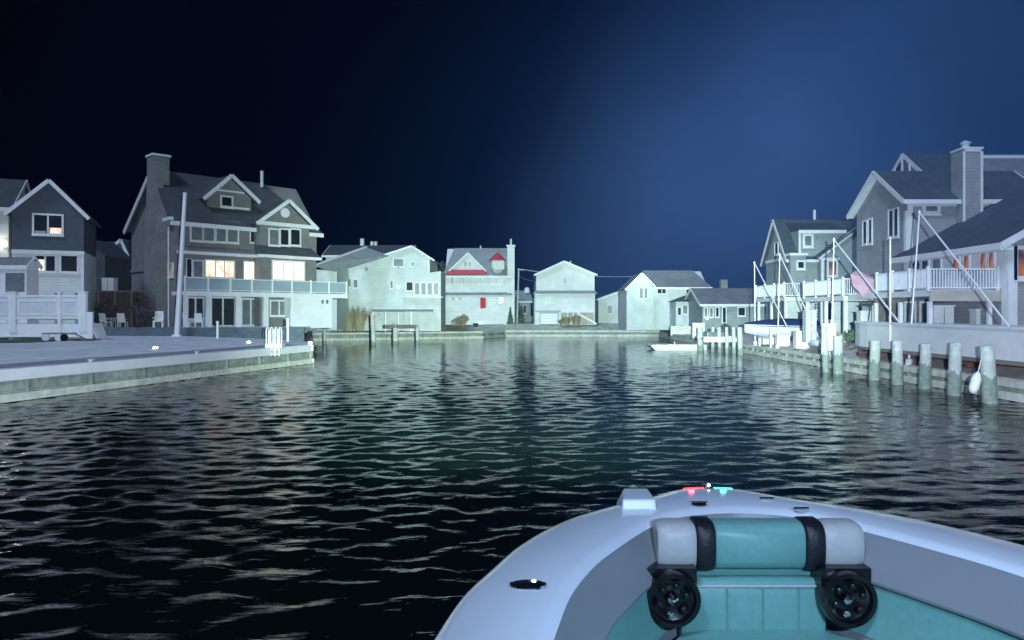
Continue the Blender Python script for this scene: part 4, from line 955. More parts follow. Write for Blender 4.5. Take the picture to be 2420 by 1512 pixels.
def small_boat(cx, cy, z, L, wd, hh, label, cover=True, rz=0., hullm='gel', name="motor_boat"):
    r = root(name, (cx, cy, z), label, "boat")
    c, s = math.cos(rz), math.sin(rz)
    def T(a, b, h): return V(cx + c * a - s * b, cy + s * a + c * b, z + h)
    rows = []; n = 14
    for i in range(n + 1):
        t = i / n; a = -L / 2 + L * t; k = (1 - max(0, (t - .45) / .55) ** 2.2); wb = wd / 2 * max(.02, k); kl = hh * (.45 * max(0, (t - .6) / .4) ** 2); sh = hh * (1 + .18 * t)
        rows.append([T(a, -wb, sh), T(a, -wb * .93, hh * .55 + kl * .4), T(a, -wb * .75, hh * .3 + kl * .6), T(a, 0, kl), T(a, wb * .75, hh * .3 + kl * .6), T(a, wb * .93, hh * .55 + kl * .4), T(a, wb, sh)])
    m = MB().loft(rows); m.add(rows[0], [tuple(range(7))]); m.add([q for rr in rows for q in (rr[0], rr[-1])], [(2 * i, 2 * i + 1, 2 * i + 3, 2 * i + 2) for i in range(n)])
    m.build("hull", M[hullm], r, smooth=True)
    if cover:
        rows2 = []
        for i in range(n + 1):
            a = rows[i][0]; b = rows[i][-1]; t = i / n; hp = hh * (.55 * math.sin(math.pi * min(1, .12 + t * .85)) + .05)
            rows2.append([a.lerp(b, q) + V(0, 0, .03 + hp * math.sin(math.pi * q) ** .7 if 0 < q < 1 else -.12) for q in [-.02, .1, .25, .4, .5, .6, .75, .9, 1.02]])
        mm = MB().loft(rows2); mm.add(rows2[0], [tuple(range(9))]); mm.build("cover", M['navy'], r, smooth=True)
    m = MB().box(cx, cx, cy, cy, z, z) if False else None
    mo = MB().hexa([T(-L / 2 - .5, -.2, .1), T(-L / 2 - .02, -.2, .3), T(-L / 2 - .02, .2, .3), T(-L / 2 - .5, .2, .1)], [T(-L / 2 - .55, -.22, hh * 1.25), T(-L / 2 - .02, -.22, hh * 1.3), T(-L / 2 - .02, .22, hh * 1.3), T(-L / 2 - .55, .22, hh * 1.25)])
    mo.build("outboard_motor", M['black'], r, bevel=.05)
    return r
small_boat(20.9, 55.5, 1.45, 6.2, 2.2, .85, "white boat under a navy canvas cover, raised beside the quay", rz=R(168))
def lift_frame(cx, cy, z, L, w_, label):
    r = root("boat_lift", (cx, cy, .9), label, "boat lift")
    for dx in (-L / 2, L / 2):
        MB().box(cx + dx - .08, cx + dx + .08, cy - w_ / 2, cy + w_ / 2, z - .2, z - .02).build("cross_beam", M['steel'], r)
        for dy in (-w_ / 2 - .09, w_ / 2 + .09): MB().box(cx + dx - .07, cx + dx + .07, cy + dy - .08, cy + dy + .08, .7, z + .5).build("leg", M['vinyl'], r)
lift_frame(20.9, 55.5, 1.6, 3.4, 2.3, "white frame holding up the navy covered boat")

# ---------------------------------------------------------------- right hand houses
def house_J():
    x0, df, db = 25.0, 66.0, 71.9
    f = Face(x0, df, 0); s = Face(x0, db, -90); uz = pxg(f)
    r = root("house", (x0 + 3, df, 1.7), "greenish grey house with dormers and white deck, left of the tall grey house", "house")
    ze = s.uz(1812, 625)[1]; zr = HC + (HY - 521) * 69 / F
    gable_u(f, 0, 9.5, db - df, 1.6, ze + .4, zr, r, 'greenside', 'roof', ov=.4)
    MB().tube(V((1925 - CX) * 69 / F, 69, zr - .1), V((1925 - CX) * 69 / F, 69, zr + 1.0), .13).build("vent_pipe", M['steel'], r)
    # shed dormer with fascia
    g = f.off(-.2); a = g.uz(1884, 0)[0]; b = g.uz(1992, 0)[0]; zt = g.uz(0, 545)[1]
    MB().fb(g, a, b, -3, .35, 1.7, zt).build("dormer", M['greenside'], r)
    MB().slab([g.P(a - .15, .6, zt + .02), g.P(b + .1, .6, zt + .02), g.P(b + .1, -2.9, zr - .1), g.P(a - .15, -2.9, zr - .1)], .1).build("dormer_roof", M['roof'], r)
    h = g.off(.35); MB().fb(h, a - .1, b + .05, .003, .3, zt - .3, zt - .003).fb(h, a - .02, a + .16, .003, .06, h.uz(0, 602)[1], zt - .3).build("dormer_trim", M['white'], r)
    window(h, 1902, 558, 1917, 580, r, 'glassb', fw=.2)
    # lower bay
    k = f.off(.9); a = k.uz(1868, 0)[0]; b = k.uz(1905, 0)[0]; zt = k.uz(0, 604)[1]
    MB().fb(k, a, b, -.9, 0, 1.7, zt).build("bay", M['greenside'], r); MB().fb(k, a - .15, b + .1, -.9, .25, zt + .003, zt + .22).build("bay_roof", M['white'], r)
    window(k, 1886, 619, 1899, 633, r, 'glass', fw=.16)
    # small gable at the right
    a, za = k.uz(1940, 604); b, zb = k.uz(2030, 535); zl = k.uz(0, 604)[1]
    MB().prism(k, [(a, 1.7), (b, 1.7), (b, zb - .1), (a, zl - .1)], -.003, -.9).build("wing_wall", M['greenside'], r)
    MB().bar(k.P(a - .3, .2, zl - .25), k.P(b, .2, zb), .12, .3).bar(k.P(a - .1, .1, zl - .3), k.P(a + 1.6, .1, zl - .3), .12, .2).fb(k, a, a + .25, .003, .06, 1.7, zl - .4).build("wing_trim", M['white'], r)
    MB().slab([k.P(a - .4, .35, zl - .1), k.P(b, .35, zb + .15), k.P(b, -2.5, zb + .15), k.P(a - .4, -2.5, zl - .1)], .12).build("wing_roof", M['roof'], r)
    window(k, 1958, 618, 1976, 650, r, 'dimw', fw=.14)
    # gable end facing the canal
    window(s, 1832, 575, 1839, 600, r, 'glass', fw=.12)
    MB().fb(s, 0, db - df, .003, .1, ze + .1, ze + .35).build("belt_trim", M['white'], r)
    # deck
    z = 4.6; xd = 21.8
    MB().box(xd, x0 - .003, 58.5, 65.5, z - .3, z).build("deck_floor", M['white'], r)
    sf = Face(xd, 65.4, -90); rail(sf, 0, 6.8, z + .02, 1.1, r, post=2.2)
    ff = Face(xd, 58.6, 0); rail(ff, 0, 3.1, z + .02, 1.1, r, post=1.6)
    for x, y in ((xd + .2, 58.8), (xd + .2, 62), (xd + .2, 65.2), (x0 - .4, 58.8)): MB().box(x - .1, x + .1, y - .1, y + .1, 1.5, z - .305).build("deck_post", M['white'], r)
    w2 = MB().box(22.6, 24.9, 60.2, 60.3, 1.6, z - .31); w2.build("under_deck_wall", M['cream'], r)
    m = MB(); n = 12
    for i in range(n): m.box(23.4, 24.6, 58.4 - .28 * (i + 1), 58.4 - .28 * i, z - .24 * (i + 1) - .05, z - .24 * (i + 1))
    m.build("stair", M['white'], r)
house_J()

def house_K():
    x0, df, db = 24.0, 44.4, 50.9
    f = Face(x0, df, 0); s = Face(x0, db, -90)
    r = root("house", (x0 + 3, df, 1.7), "tall grey sided house with white corner boards and big chimney", "house")
    ze = 10.3; zr = 12.45
    gable_u(f, 0, 8.2, db - df, 1.6, ze, zr, r, 'greys', 'roof', ov=.45, trim='white')
    # boxed rake soffit toward the canal
    m = MB(); mid = (db - df) / 2
    for a, b in (((-.45, ze - .35), (mid, zr - .08)), ((db - df + .45, ze - .35), (mid, zr - .08))):
        A = s.P(db - df - a[0] if False else a[0], .42, a[1]); B = s.P(b[0], .42, b[1])
        m.hexa([s.P(a[0], .004, a[1]), s.P(b[0], .004, b[1]), s.P(b[0], .42, b[1]), s.P(a[0], .42, a[1])], [s.P(a[0], .004, a[1] + .1), s.P(b[0], .004, b[1] + .1), s.P(b[0], .42, b[1] + .1), s.P(a[0], .42, a[1] + .1)])
    m.build("soffit", M['white'], r)
    m = MB(); m.fb(f, 0, .32, .003, .06, 1.6, ze - .25); m.fb(s, db - df - .3, db - df, .003, .06, 1.6, ze - .76); m.fb(f, .33, 8, .003, .05, ze - .5, ze - .2)
    m.build("corner_board", M['white'], r)
    window(f, 2187, 485, 2214, 499, r, 'glassb', fw=.2)
    for a, b, y0, y1 in ((2041, 2049, 524, 575), (2054, 2061, 519, 574), (2102, 2111, 498, 558), (2114, 2123, 494, 557)): window(s, a, y0, b, y1, r, 'glass', fw=.1)
    # chimney
    u0 = f.uz(2276, 0, .7)[0]; u1 = f.uz(2322, 0, .7)[0]; zt = f.uz(0, 352, .7)[1]
    ch = MB().fb(f, u0, u1, -.5, .7, 1.6, zt).build("chimney", M['greys'], r)
    m = MB(); m.fb(f, u0 - .02, u0 + .12, .703, .74, 1.6, zt - .15); m.fb(f, u1 - .12, u1 + .02, .703, .74, 1.6, zt - .15); m.fb(f, u0 - .04, u1 + .04, -.55, .76, zt + .003, zt + .12); m.fb(f, u0 + .121, u1 - .121, .703, .74, zt - .15, zt)
    m.build("chimney_trim", M['white'], ch)
    p = f.P((u0 + u1) / 2, 0, zt + .12); MB().tube(p, p + V(0, 0, .35), .22).lathe(p + V(0, 0, .353), [(.3, 0), (.3, .06), (.05, .2)], 12).build("flue", M['steel'], ch)
    # upper roof with white gable
    g = Face(x0, 51.5, 0); a = g.uz(2196, 0)[0]; b = g.uz(2520, 0)[0]; zu = HC + (HY - 366) * 55 / F; zel = g.uz(0, 424)[1]
    gable_u(g, a + .4, b, 7, 8, zel, zu, r, 'greys', 'roof', ov=.4)
    k = Face(g.P(a, 0, 0).x, 58.5, -90); m = MB()
    for t in (.35, .5, .65): m.fb(k, 7 * t - .08, 7 * t + .08, .003, .1, zel + .2, zel + (zu - zel) * (1 - abs(t - .5) * 2) - .1)
    m.build("gable_truss", M['white'], r)
    # far right higher roof
    h = Face(x0, 49, 0); a = h.uz(2345, 0)[0]; zz = HC + (HY - 371) * 52 / F
    q = [h.P(a + 1.4, .4, h.uz(0, 455)[1]), h.P(a + 9, .4, h.uz(0, 455)[1]), h.P(a + 9, -3, zz), h.P(a, -3, zz)]
    rr = MB().slab(q, .15).build("right_roof", M['roofg'], r); MB().bar(q[3] + V(0, -.05, 0), q[2] + V(0, -.05, 0), .2, .22).build("ridge_board", M['white'], rr)
    # deck
    z = 4.38; xd = 20.4
    MB().box(xd, x0 - .003, 45, 51.2, z - .3, z).build("deck_floor", M['white'], r)
    rail(Face(xd, 51.1, -90), 0, 6.0, z + .02, 1.05, r, post=2.0, step=.12)
    rail(Face(xd, 45.1, 0), 0, 3.5, z + .02, 1.05, r, post=1.7, step=.13)
    for y in (45.2, 48, 51): MB().box(xd + .1, xd + .3, y - .1, y + .1, 1.5, z - .305).build("deck_post", M['white'], r)
    w_ = Face(x0 - 1.6, 46.8, 0)
    MB().box(21.2, x0 - .2, 50.2, 50.3, 1.6, z - .31).build("under_deck_wall", M['cream'], r)
    window(Face(21.2, 50.2, 0), 1945, 715, 1966, 755, r, 'glass', fw=.1, name="door")
house_K()

def house_L():
    x0, df, db = 23.7, 35.0, 44.2
    f = Face(x0, df, 0); s = Face(x0, db, -90)
    r = root("house", (x0 + 3, df, 1.6), "low grey house with orange lit windows and white spindle balcony, far right", "house")
    ze = 6.85; zr = 10.75; wd = 14.2
    pts = [(0, 1.6), (wd, 1.6), (wd, ze), (wd / 2, zr), (0, ze)]
    MB().prism(f, pts, 0, -(db - df)).build("wall", M['greys'], r)
    m = MB(); sl = (zr - ze) / (wd / 2); ov = .6
    for sg, ue in ((-1, 0), (1, wd)):
        uo = ue + sg * ov; zo = ze - sl * ov + .12
        m.slab([f.P(uo, .45, zo), f.P(wd / 2, .45, zr + .12), f.P(wd / 2, -(db - df) - .5, zr + .12), f.P(uo, -(db - df) - .5, zo)], .15)
    ro = m.build("roof", M['roof'], r)
    m = MB(); m.bar(f.P(-ov, .5, ze - sl * ov - .03), f.P(wd / 2, .5, zr - .03), .1, .32)
    m.fb(f, -ov - .06, -ov, -(db - df) - .5, .5, ze - sl * ov - .2, ze - sl * ov + .12); m.fb(f, -ov, -.003, .0, .46, ze - sl * ov - .25, ze - sl * ov - .1)
    m.build("fascia", M['white'], ro)
    m = MB(); m.fb(f, -.02, .45, .003, .07, 1.6, ze - .3); m.fb(s, db - df - .3, db - df + .07, .003, .07, 1.6, ze - .3); m.fb(s, 0, db - df - .31, .003, .09, ze - .55, ze - .3); m.build("corner_board", M['white'], r)
    MB().fb(s, 0, db - df - .31, .003, .03, 4.5, ze - .56).build("sided_wall", M['white'], r)
    window(f, 2404, 590, 2450, 652, r, 'orange', fw=.2)
    for a, b, y0, y1 in ((2318, 2331, 592, 636), (2338, 2350, 588, 636), (2254, 2267, 602, 636), (2279, 2291, 599, 636)): window(s, a, y0, b, y1, r, 'orange', n=.03, fw=.1)
    window(s, 2180, 598, 2195, 640, r, 'glass', n=.03, fw=.1, name="door")
    window(s, 2205, 598, 2224, 636, r, 'glassb', n=.03, fw=.1)
    # balcony
    z = 4.43; xd = 20.25
    MB().box(xd, x0 - .003, 35.5, 44.0, z - .3, z).build("balcony_floor", M['white'], r)
    MB().box(xd - .004, x0 - .004, 35.4, 35.497, z - .55, z - .02).build("balcony_fascia", M['beige'], r)
    rail(Face(xd, 40.6, -90), 0, 5.0, z + .02, 1.03, r, post=1.7, step=.12)
    rail(Face(xd, 35.6, 0), 0, x0 - xd - .05, z + .02, 1.03, r, post=3.4, step=.14)
    for x, y in ((xd + .15, 35.7), (xd + .15, 38.4), (xd + .15, 41), (x0 - .4, 35.7)): MB().box(x - .09, x + .09, y - .09, y + .09, 1.4, z - .56).build("balcony_post", M['white'], r)
    # ground floor under the balcony
    w_ = Face(20.6, 41.5, 0)
    MB().fb(w_, 0, 3.0, -.1, 0, 1.4, z - .31).build("under_balcony_wall", M['wood'], r)
    for X0, X1 in ((2140, 2160), (2176, 2196)): window(w_, X0, 716, X1, 762, r, 'glassb', fw=.1, name="door")
    # wall lantern and bracket
    p = s.P(s.uz(2171, 0)[0], .15, s.uz(2171, 627)[1])
    MB().lathe(p, [(.05, -.28), (.17, -.15), (.19, .1), (.06, .28)], 10).build("wall_lantern", M['black'], r)
house_L()
def towel_screen(X0, X1, Y0, d, lb, mt='white'):
    a = W(X0, 0, d); b = W(X1, 0, d); z = W(0, Y0, d).z
    r = root("storage_locker", ((a.x + b.x) / 2, d, 1.45), lb, "locker")
    MB().box(a.x, b.x, d, d + .6, 1.45, z).build("locker_body", M[mt], r, bevel=.03)
    MB().box(a.x - .04, b.x + .04, d - .05, d + .65, z + .003, z + .07).build("lid", M[mt], r)
    k = (b.x - a.x) / 2; MB().box(a.x + k - .01, a.x + k + .01, d - .012, d - .003, 1.6, z - .1).build("door_gap", M['black'], r)
towel_screen(2208, 2255, 724, 37.5, "pale blue grey locker under the spindle balcony", 'vinyl')
towel_screen(2308, 2332, 733, 37, "narrow white locker at the right under the spindle balcony", 'vinyl')
towel_screen(2035, 2068, 737, 43, "white box under the umbrella deck behind the pilings", 'vinyl')
towel_screen(1905, 1930, 735, 47, "pale cabinet on the shore left of the first mast pole", 'cream')
# tilted pink umbrella at the deck of the tall grey house
def umbrella():
    d = 42.5; b = W(2046, 718, d); b.z = 4.4
    base = W(2046, 765, d); base.z = 1.62; top = W(2064, 662, d)
    r = root("parasol", base, "pink tilted parasol between the two white decks", "parasol")
    MB().tube(base, top, .035, .03, 8).build("pole", M['browny'], r)
    MB().lathe(base, [(.3, 0), (.3, .08), (.08, .14)], 16).build("base", M['black'], r)
    ax = V(.35, -.75, .55).normalized(); n = 8; m = MB(); x = ax.cross(V(0, 0, 1)).normalized(); y = ax.cross(x)
    ring = [top - ax * .55 + (x * math.cos(2 * math.pi * i / n) + y * math.sin(2 * math.pi * i / n)) * 1.15 for i in range(n)]
    m.add([top + ax * .05] + ring, [(0, i + 1, (i + 1) % n + 1) for i in range(n)])
    m.build("canopy", M['pink'], r, solid=.02, fixn=False)
    m = MB()
    for q in ring: m.bar(top, q - ax * .02, .02)
    m.build("ribs", M['browny'], r)
umbrella()
for X, d, lb in ((2094, 43, "dark lounge chair on the shore under the pink parasol"), (2122, 42.5, "dark lounge chair right of the pink parasol")):
    p = W(X, 0, d); patio_chair(p.x, d, 1.6 if X < 2100 else 1.6, 3.3, lb, 'redp', "dark chairs under the pink parasol")
for X, Y, d, rx, rz, lb, sd, mt in ((2100, 640, 39.5, .55, .35, "dark purple potted plant on the solid white deck corner", 51, 'shrub'), (2130, 636, 40.2, .4, .35, "dark leafy plant beside the lantern on the balcony", 52, 'leaf'),
                                    (2003, 738, 44, .5, .45, "green shrub on the shore left of the pink parasol", 53, 'leafg'), (1985, 752, 42.5, .5, .35, "pale flowering shrub just behind the first pilings", 54, 'tan')):
    p = W(X, 0, d); z = 4.46 if Y < 700 else 1.55
    if Y < 700: p.x = max(p.x, 20.75)
    bush("potted_plant" if Y < 700 else "shrub", (p.x, d, z), rx, rz, lb, mt, 500, .09, sd, cat="plant")
def tarp():
    d = 41.8; a = W(2062, 722, d); b = W(2132, 722, d)
    r = root("market_awning", (a.x, d, 1.5), "dark awning stretched on slanting white supports behind the pilings", "awning")
    MB().slab([V(a.x, d, a.z), V(b.x, d, a.z), V(b.x, d + 1.6, a.z + .1), V(a.x, d + 1.6, a.z + .1)], .08).build("canopy", M['darkwall'], r)
    MB().bar(V(b.x - .0, d - .05, a.z), V(b.x - .9, d - .05, 1.55), .1).build("support", M['white'], r); MB().bar(V(a.x, d - .05, a.z), V(a.x, d - .05, 1.55), .1).build("support", M['white'], r)
    MB().box(a.x + .1, b.x - .4, d + 1.4, d + 1.5, 1.5, a.z).build("back_panel", M['greens'] if 'greens' in M else M['greenside'], r)
tarp()

# masts with diagonal stays over the docks
def mast(X1, Y1, X2, Y2, X3, Y3, d, lb, v=True):
    d = 19.3 * F / (X2 - CX); b = W(X2, Y2, d); t = W(X1, Y1, d); b.z = 1.0; d3 = 19.2 * F / (X3 - CX)
    e = W(X3, Y3, d3)
    r = root("mast_pole", b, lb, "mast", "slender white mast poles with diagonal stays")
    if v: MB().tube(b, t, .05, .035, 8).build("mast", M['vinyl'], r)
    MB().tube(t, e, .04, .04, 8).build("stay", M['vinyl'], r)
    MB().lathe(t, [(.07, -.05), (.07, .05), (.02, .12)], 8).build("cap", M['vinyl'], r)
    MB().lathe(b, [(.16, -.3), (.16, .06), (.07, .1)], 10).build("foot", M['steel'], r)
mast(1971, 566, 1965, 800, 2165, 812, 40, "mast pole before the greenish dormered house, second from the right")
mast(2173, 502, 2148, 800, 2425, 822, 31, "tallest and nearest mast pole, before the tall grey house")
mast(1783, 621, 1785, 800, 1860, 772, 60, "furthest mast pole, rising left of the navy covered boat")
mast(1843, 602, 1838, 800, 1936, 800, 50, "mast pole before the gable end, third from the right")
# thin flag pole at the balcony
a = W(2104, 800, 36.5); a.z = 1.5; b = W(2104, 560, 36.5); tag(MB().tube(a, b, .05, .04, 8).build("light_pole", M['vinyl']), "plain thin vertical pole standing left of the spindle balcony", "pole")

# nearest pilings on the right
for i, (X, Yb, Yt, w_) in enumerate([(1952, 879, 770, 16), (1981, 882, 793, 24), (2066, 897, 804, 26), (2121, 909, 804, 27), (2185, 918, 812, 28), (2254, 934, 809, 31), (2339, 953, 816, 36)]):
    d = HC * F / (Yb - HY); p = W(X, Yt, d)
    lb = ["slim tall post left of the near pilings, beside the white frame", "first full piling from the left in the near row", "second full piling of the near row, after the widest gap", "middle piling of the near row",
          "piling of the near row under the dark keel gap", "brightest square topped piling of the near row", "nearest and largest piling, with the white fender"][i]
    piling(p.x, d, p.z, w_ * d / F / 2 * .9, lb, "near pilings along the right quay", low=1.0 + .1 * math.sin(i * 2.1))
def fender():
    a = W(2312, 878, 26.3); b = W(2298, 930, 26.3)
    r = root("boat_fender", b, "white boat fender leaning against the nearest piling", "fender")
    d = (a - b).normalized(); L = (a - b).length
    MB().lathe(b, [(.04, 0), (.12, .06), (.17, .2), (.17, L - .25), (.1, L - .08), (.03, L)], 16, d).build("fender_body", M['vinyl'], r, smooth=True)
    MB().tube(a, a + V(.2, .1, .6), .015, .015, 6).build("rope", M['vinyl'], r)
fender()
# large boat kept on the lift behind the near pilings
def lift_boat():
    r = root("lifted_boat", (20.2, 31, 1.4), "large white boat hull with red bottom held up behind the near pilings", "boat")
    n = 20; rows = []; wh = []; rd = []
    y0, y1 = 22.5, 43.0
    for i in range(n + 1):
        t = i / n; y = y0 + (y1 - y0) * t; k = (1 - max(0, (t - .78) / .22) ** 2.4); wb = 1.45 * max(.03, k); kl = .35 * max(0, (t - .6) / .4) ** 2
        top = 2.74 + .10 * t; cx = 20.35
        wh.append([V(cx - wb, y, top), V(cx - wb * 1.0, y, top - .12), V(cx - wb * 1.01, y, 1.50)])
        rd.append([V(cx - wb * 1.01, y, 1.497), V(cx - wb * .85, y, 1.3 + kl * .2), V(cx, y, 1.15 + kl), V(cx + wb * .85, y, 1.3 + kl * .2), V(cx + wb * 1.01, y, 1.497)])
        rows.append([V(cx + wb * 1.01, y, 1.50), V(cx + wb * 1.0, y, top - .12), V(cx + wb, y, top)])
    m = MB().loft(wh).loft(rows); m.add([q for a, b in zip(wh, rows) for q in (a[0], b[-1])], [(2 * i, 2 * i + 1, 2 * i + 3, 2 * i + 2) for i in range(n)])
    m.build("hull", M['vinyl'], r)
    bl = MB().loft([[q for q in rr[:2]] for rr in rd]); bl.build("lower_hull", M['beige'], r)
    MB().loft([rr[1:] for rr in rd]).build("bottom", M['redp'], r)
    MB().loft([[a[0] + V(-.05, 0, .03), a[0] + V(-.05, 0, -.07), a[0] + V(.03, 0, -.07), a[0] + V(.03, 0, .03)] for a in wh], True).build("rub_rail", M['gel'], r)
    for y in (25.5, 30.5, 36, 40): MB().box(18.95, 21.7, y - .1, y + .1, 1.05, 1.22).box(19.4, 19.6, y - .12, y + .12, 1.221, 1.36).build('cradle', M['redp'], r)
lift_boat()
def tender():
    p = W(1896, 806, 46); p.x = max(p.x, 19.6)
    r = root("dinghy", (p.x, 46, 1.2), "small round white dinghy resting on the quay by the near pilings", "dinghy")
    m = MB(); n = 18
    for i in range(n):
        a0 = 2 * math.pi * i / n; a1 = 2 * math.pi * (i + 1) / n
        m.tube(V(p.x + .55 * math.cos(a0), 46 + 1.1 * math.sin(a0), 1.42), V(p.x + .55 * math.cos(a1), 46 + 1.1 * math.sin(a1), 1.42), .2, .2, 8)
    m.build("tube", M['gel'], r, smooth=True); MB().box(p.x - .5, p.x + .5, 45.1, 46.9, 1.2, 1.28).build("floor", M['steel'], r)
tender()
def post_frame():
    d = 41.0; a = W(1943, 766, d); b = W(1975, 766, d); z0 = 1.0; zt = W(0, 764, d).z
    r = root("dock_gate", ((a.x + b.x) / 2, d, z0), "white rectangular gate frame at the left end of the near pilings", "gate")
    MB().box(a.x, a.x + .14, d, d + .14, z0, zt).box(b.x - .14, b.x, d, d + .14, z0, zt).box(a.x + .141, b.x - .141, d, d + .14, zt - .2, zt).box(a.x + .141, b.x - .141, d, d + .14, z0 + .2, z0 + .4).build("frame", M['vinyl'], r)
    MB().box(a.x + .141, b.x - .141, d + .05, d + .09, z0 + .401, zt - .201).build("panel", M['vinyl'], r)
post_frame()
for X, Y0, d, lb in ((1790, 790, 56, "small white bin on the quay under the navy covered boat"), (1815, 793, 53, "pale crate on the quay right of the stout white piling"), (1858, 784, 49.5, "white dock box beside the small dinghy")):
    p = W(X, Y0, d); x = max(p.x, 19.7); r = root("dock_box", (x, d, .95), lb, "box")
    MB().box(x - .45, x + .45, d, d + .6, .9, p.z).build("box_body", M['vinyl'], r, bevel=.03); MB().box(x - .5, x + .5, d - .04, d + .64, p.z + .003, p.z + .06).build("lid", M['vinyl'], r)

# ---------------------------------------------------------------- our own boat
BX, BY, GZ = 1.35, 5.06, 2.1
WO = [(0, 0), (.012, .10), (.04, .19), (.10, .27), (.29, .46), (.47, .71), (.78, 1.03), (1.2, 1.29), (1.6, 1.45), (2.08, 1.60), (3, 1.71), (5, 1.75), (9, 1.70)]
WI = [(.60, 0), (.62, .14), (.66, .28), (.75, .43), (.95, .60), (1.3, .82), (1.6, .98), (2.08, 1.14), (3, 1.28), (5, 1.35), (8.6, 1.32)]
def boat():
    r = root("boat", (BX, 0, 0), "white boat bow in the foreground with teal cushions and navigation light", "boat")
    def half(tab, s):
        for (a, p), (b, q) in zip(tab, tab[1:]):
            if s <= b: return p + (q - p) * (s - a) / (b - a)
        return tab[-1][1]
    def dense(tab):      # smoothed outline (Catmull-Rom)
        out = []; T = [(2 * tab[0][0] - tab[1][0], -tab[1][1])] + list(tab) + [(2 * tab[-1][0] - tab[-2][0], 2 * tab[-1][1] - tab[-2][1])]
        T[0] = (tab[1][0], -tab[1][1])
        for i in range(1, len(T) - 2):
            for k in range(6):
                t = k / 6; p0, p1, p2, p3 = T[i - 1], T[i], T[i + 1], T[i + 2]
                out.append(tuple(.5 * ((2 * p1[j]) + (-p0[j] + p2[j]) * t + (2 * p0[j] - 5 * p1[j] + 4 * p2[j] - p3[j]) * t * t + (-p0[j] + 3 * p1[j] - 3 * p2[j] + p3[j]) * t ** 3) for j in (0, 1)))
        out.append(tab[-1]); return out
    do = dense(WO); N = 90
    def resample(tab, N):
        pts = dense(tab); L = [0]
        for a, b in zip(pts, pts[1:]): L.append(L[-1] + math.hypot(b[0] - a[0], b[1] - a[1]))
        out = []; j = 0
        for i in range(N + 1):
            t = (i / N) ** 1.5 * L[-1]
            while j < len(L) - 2 and L[j + 1] < t: j += 1
            k = (t - L[j]) / max(1e-9, L[j + 1] - L[j]); out.append((pts[j][0] + (pts[j + 1][0] - pts[j][0]) * k, pts[j][1] + (pts[j + 1][1] - pts[j][1]) * k))
        return out
    o_ = resample(WO, N); i_ = resample(WI, N)
    def loop(tab, z, shrink=0, fwd=0): return [V(BX - w_ + 0, BY - s - fwd, z) for s, w_ in reversed(tab)] + [V(BX + w_, BY - s - fwd, z) for s, w_ in tab[1:]]
    def crown(i): return GZ
    # deck: outer rounded lip to inner rounded lip
    O0 = loop(o_, GZ - .06); O = [V(p.x, p.y, GZ - .015) for p in O0]
    I = loop(i_, GZ)
    def mix(a, b, t, z): return [V(p.x + (q.x - p.x) * t, p.y + (q.y - p.y) * t, z) for p, q in zip(a, b)]
    rows = [O0, mix(O0, I, .012, GZ - .018), mix(O0, I, .04, GZ - .003), mix(O0, I, .12, GZ + .004), mix(O0, I, .35, GZ + .018), mix(O0, I, .6, GZ + .022), mix(O0, I, .85, GZ + .012), mix(O0, I, .94, GZ + .002), mix(O0, I, 1, GZ - .02)]
    MB().loft(rows).build("deck", M['gel'], r, smooth=True, fixn=True)
    # hull side with flare
    def hull(tab, z, sc, fw): return [V(BX - w_ * sc, BY - s * 1.0 - fw * max(0, 1 - s / 5), z) for s, w_ in reversed(tab)] + [V(BX + w_ * sc, BY - s - fw * max(0, 1 - s / 5), z) for s, w_ in tab[1:]]
    H = [hull(o_, GZ - .061, 1.0, 0), hull(o_, GZ - .12, 1.015, -.012), hull(o_, GZ - .16, .995, 0), hull(o_, 1.5, .93, .12), hull(o_, .9, .82, .3), hull(o_, .3, .70, .55), hull(o_, -.3, .55, .9)]
    MB().loft(H).build("hull", M['gel'], r, smooth=True)
    # inner liner
    def inn(off, z, fw=0):
        return [V(BX + (p.x - BX) * off, p.y - fw, z) for p in I]
    MB().loft([inn(1, GZ - .021), inn(.99, GZ - .05, .01), inn(.97, GZ - .12, .05), inn(.925, 1.86, .14), inn(.93, 1.845, .14), inn(.96, 1.84, .12), inn(.95, 1.5, .22), inn(.90, 1.0, .25)]).build("liner", M['liner'], r, smooth=True)
    # cockpit sole
    fl = inn(.90, 1.001, .25); k = len(fl) // 2
    m = MB(); m.add(fl, [(k - i, k - i - 1, k + i + 1, k + i) for i in range(1, k)] + [(k - 1, k, k + 1)])
    m.build("cockpit_floor", M['teak'], r)
    # seat base and cushions (U shape around the bow)
    def ins(off, z, fw): return inn(off, z, fw)
    a0 = [p for p in inn(.895, 1.5, .26)]
    seat_o = inn(.89, 1.46, .27); c = V(BX, 0, 0)
    def inner(z):
        out = []
        for p in seat_o:
            w_ = abs(p.x - BX); q = max(0, w_ - .52); sg = 1 if p.x > BX else -1
            out.append(V(BX + sg * q, min(p.y, BY - 2.3) if q > 0 else BY - 2.3, z))
        return out
    so, si = seat_o, inner(1.46)
    MB().loft([so, si, [V(p.x, p.y, 1.0) for p in si]]).build("seat_base", M['liner'], r)
    so2 = [V(BX + (p.x - BX) * .985, p.y - .02, 1.463) for p in so]; si2 = [V(p.x, p.y + .0, 1.463) for p in si]
    MB().loft([so2, [V(p.x, p.y, 1.56) for p in so2], [V(p.x, p.y, 1.575) for p in mix(so2, si2, .08, 1.575)], mix(so2, si2, .92, 1.575), [V(p.x, p.y, 1.55) for p in si2], si2]).build("seat_cushion", M['teal'], r, smooth=True)
    # side pads under the coaming
    pads = inn(.955, 1.84, .12)
    MB().loft([[V(p.x, p.y, 1.835) for p in pads], inn(.95, 1.58, .2), inn(.935, 1.565, .2)]).build('side_pad', M['teal'], r, smooth=True)
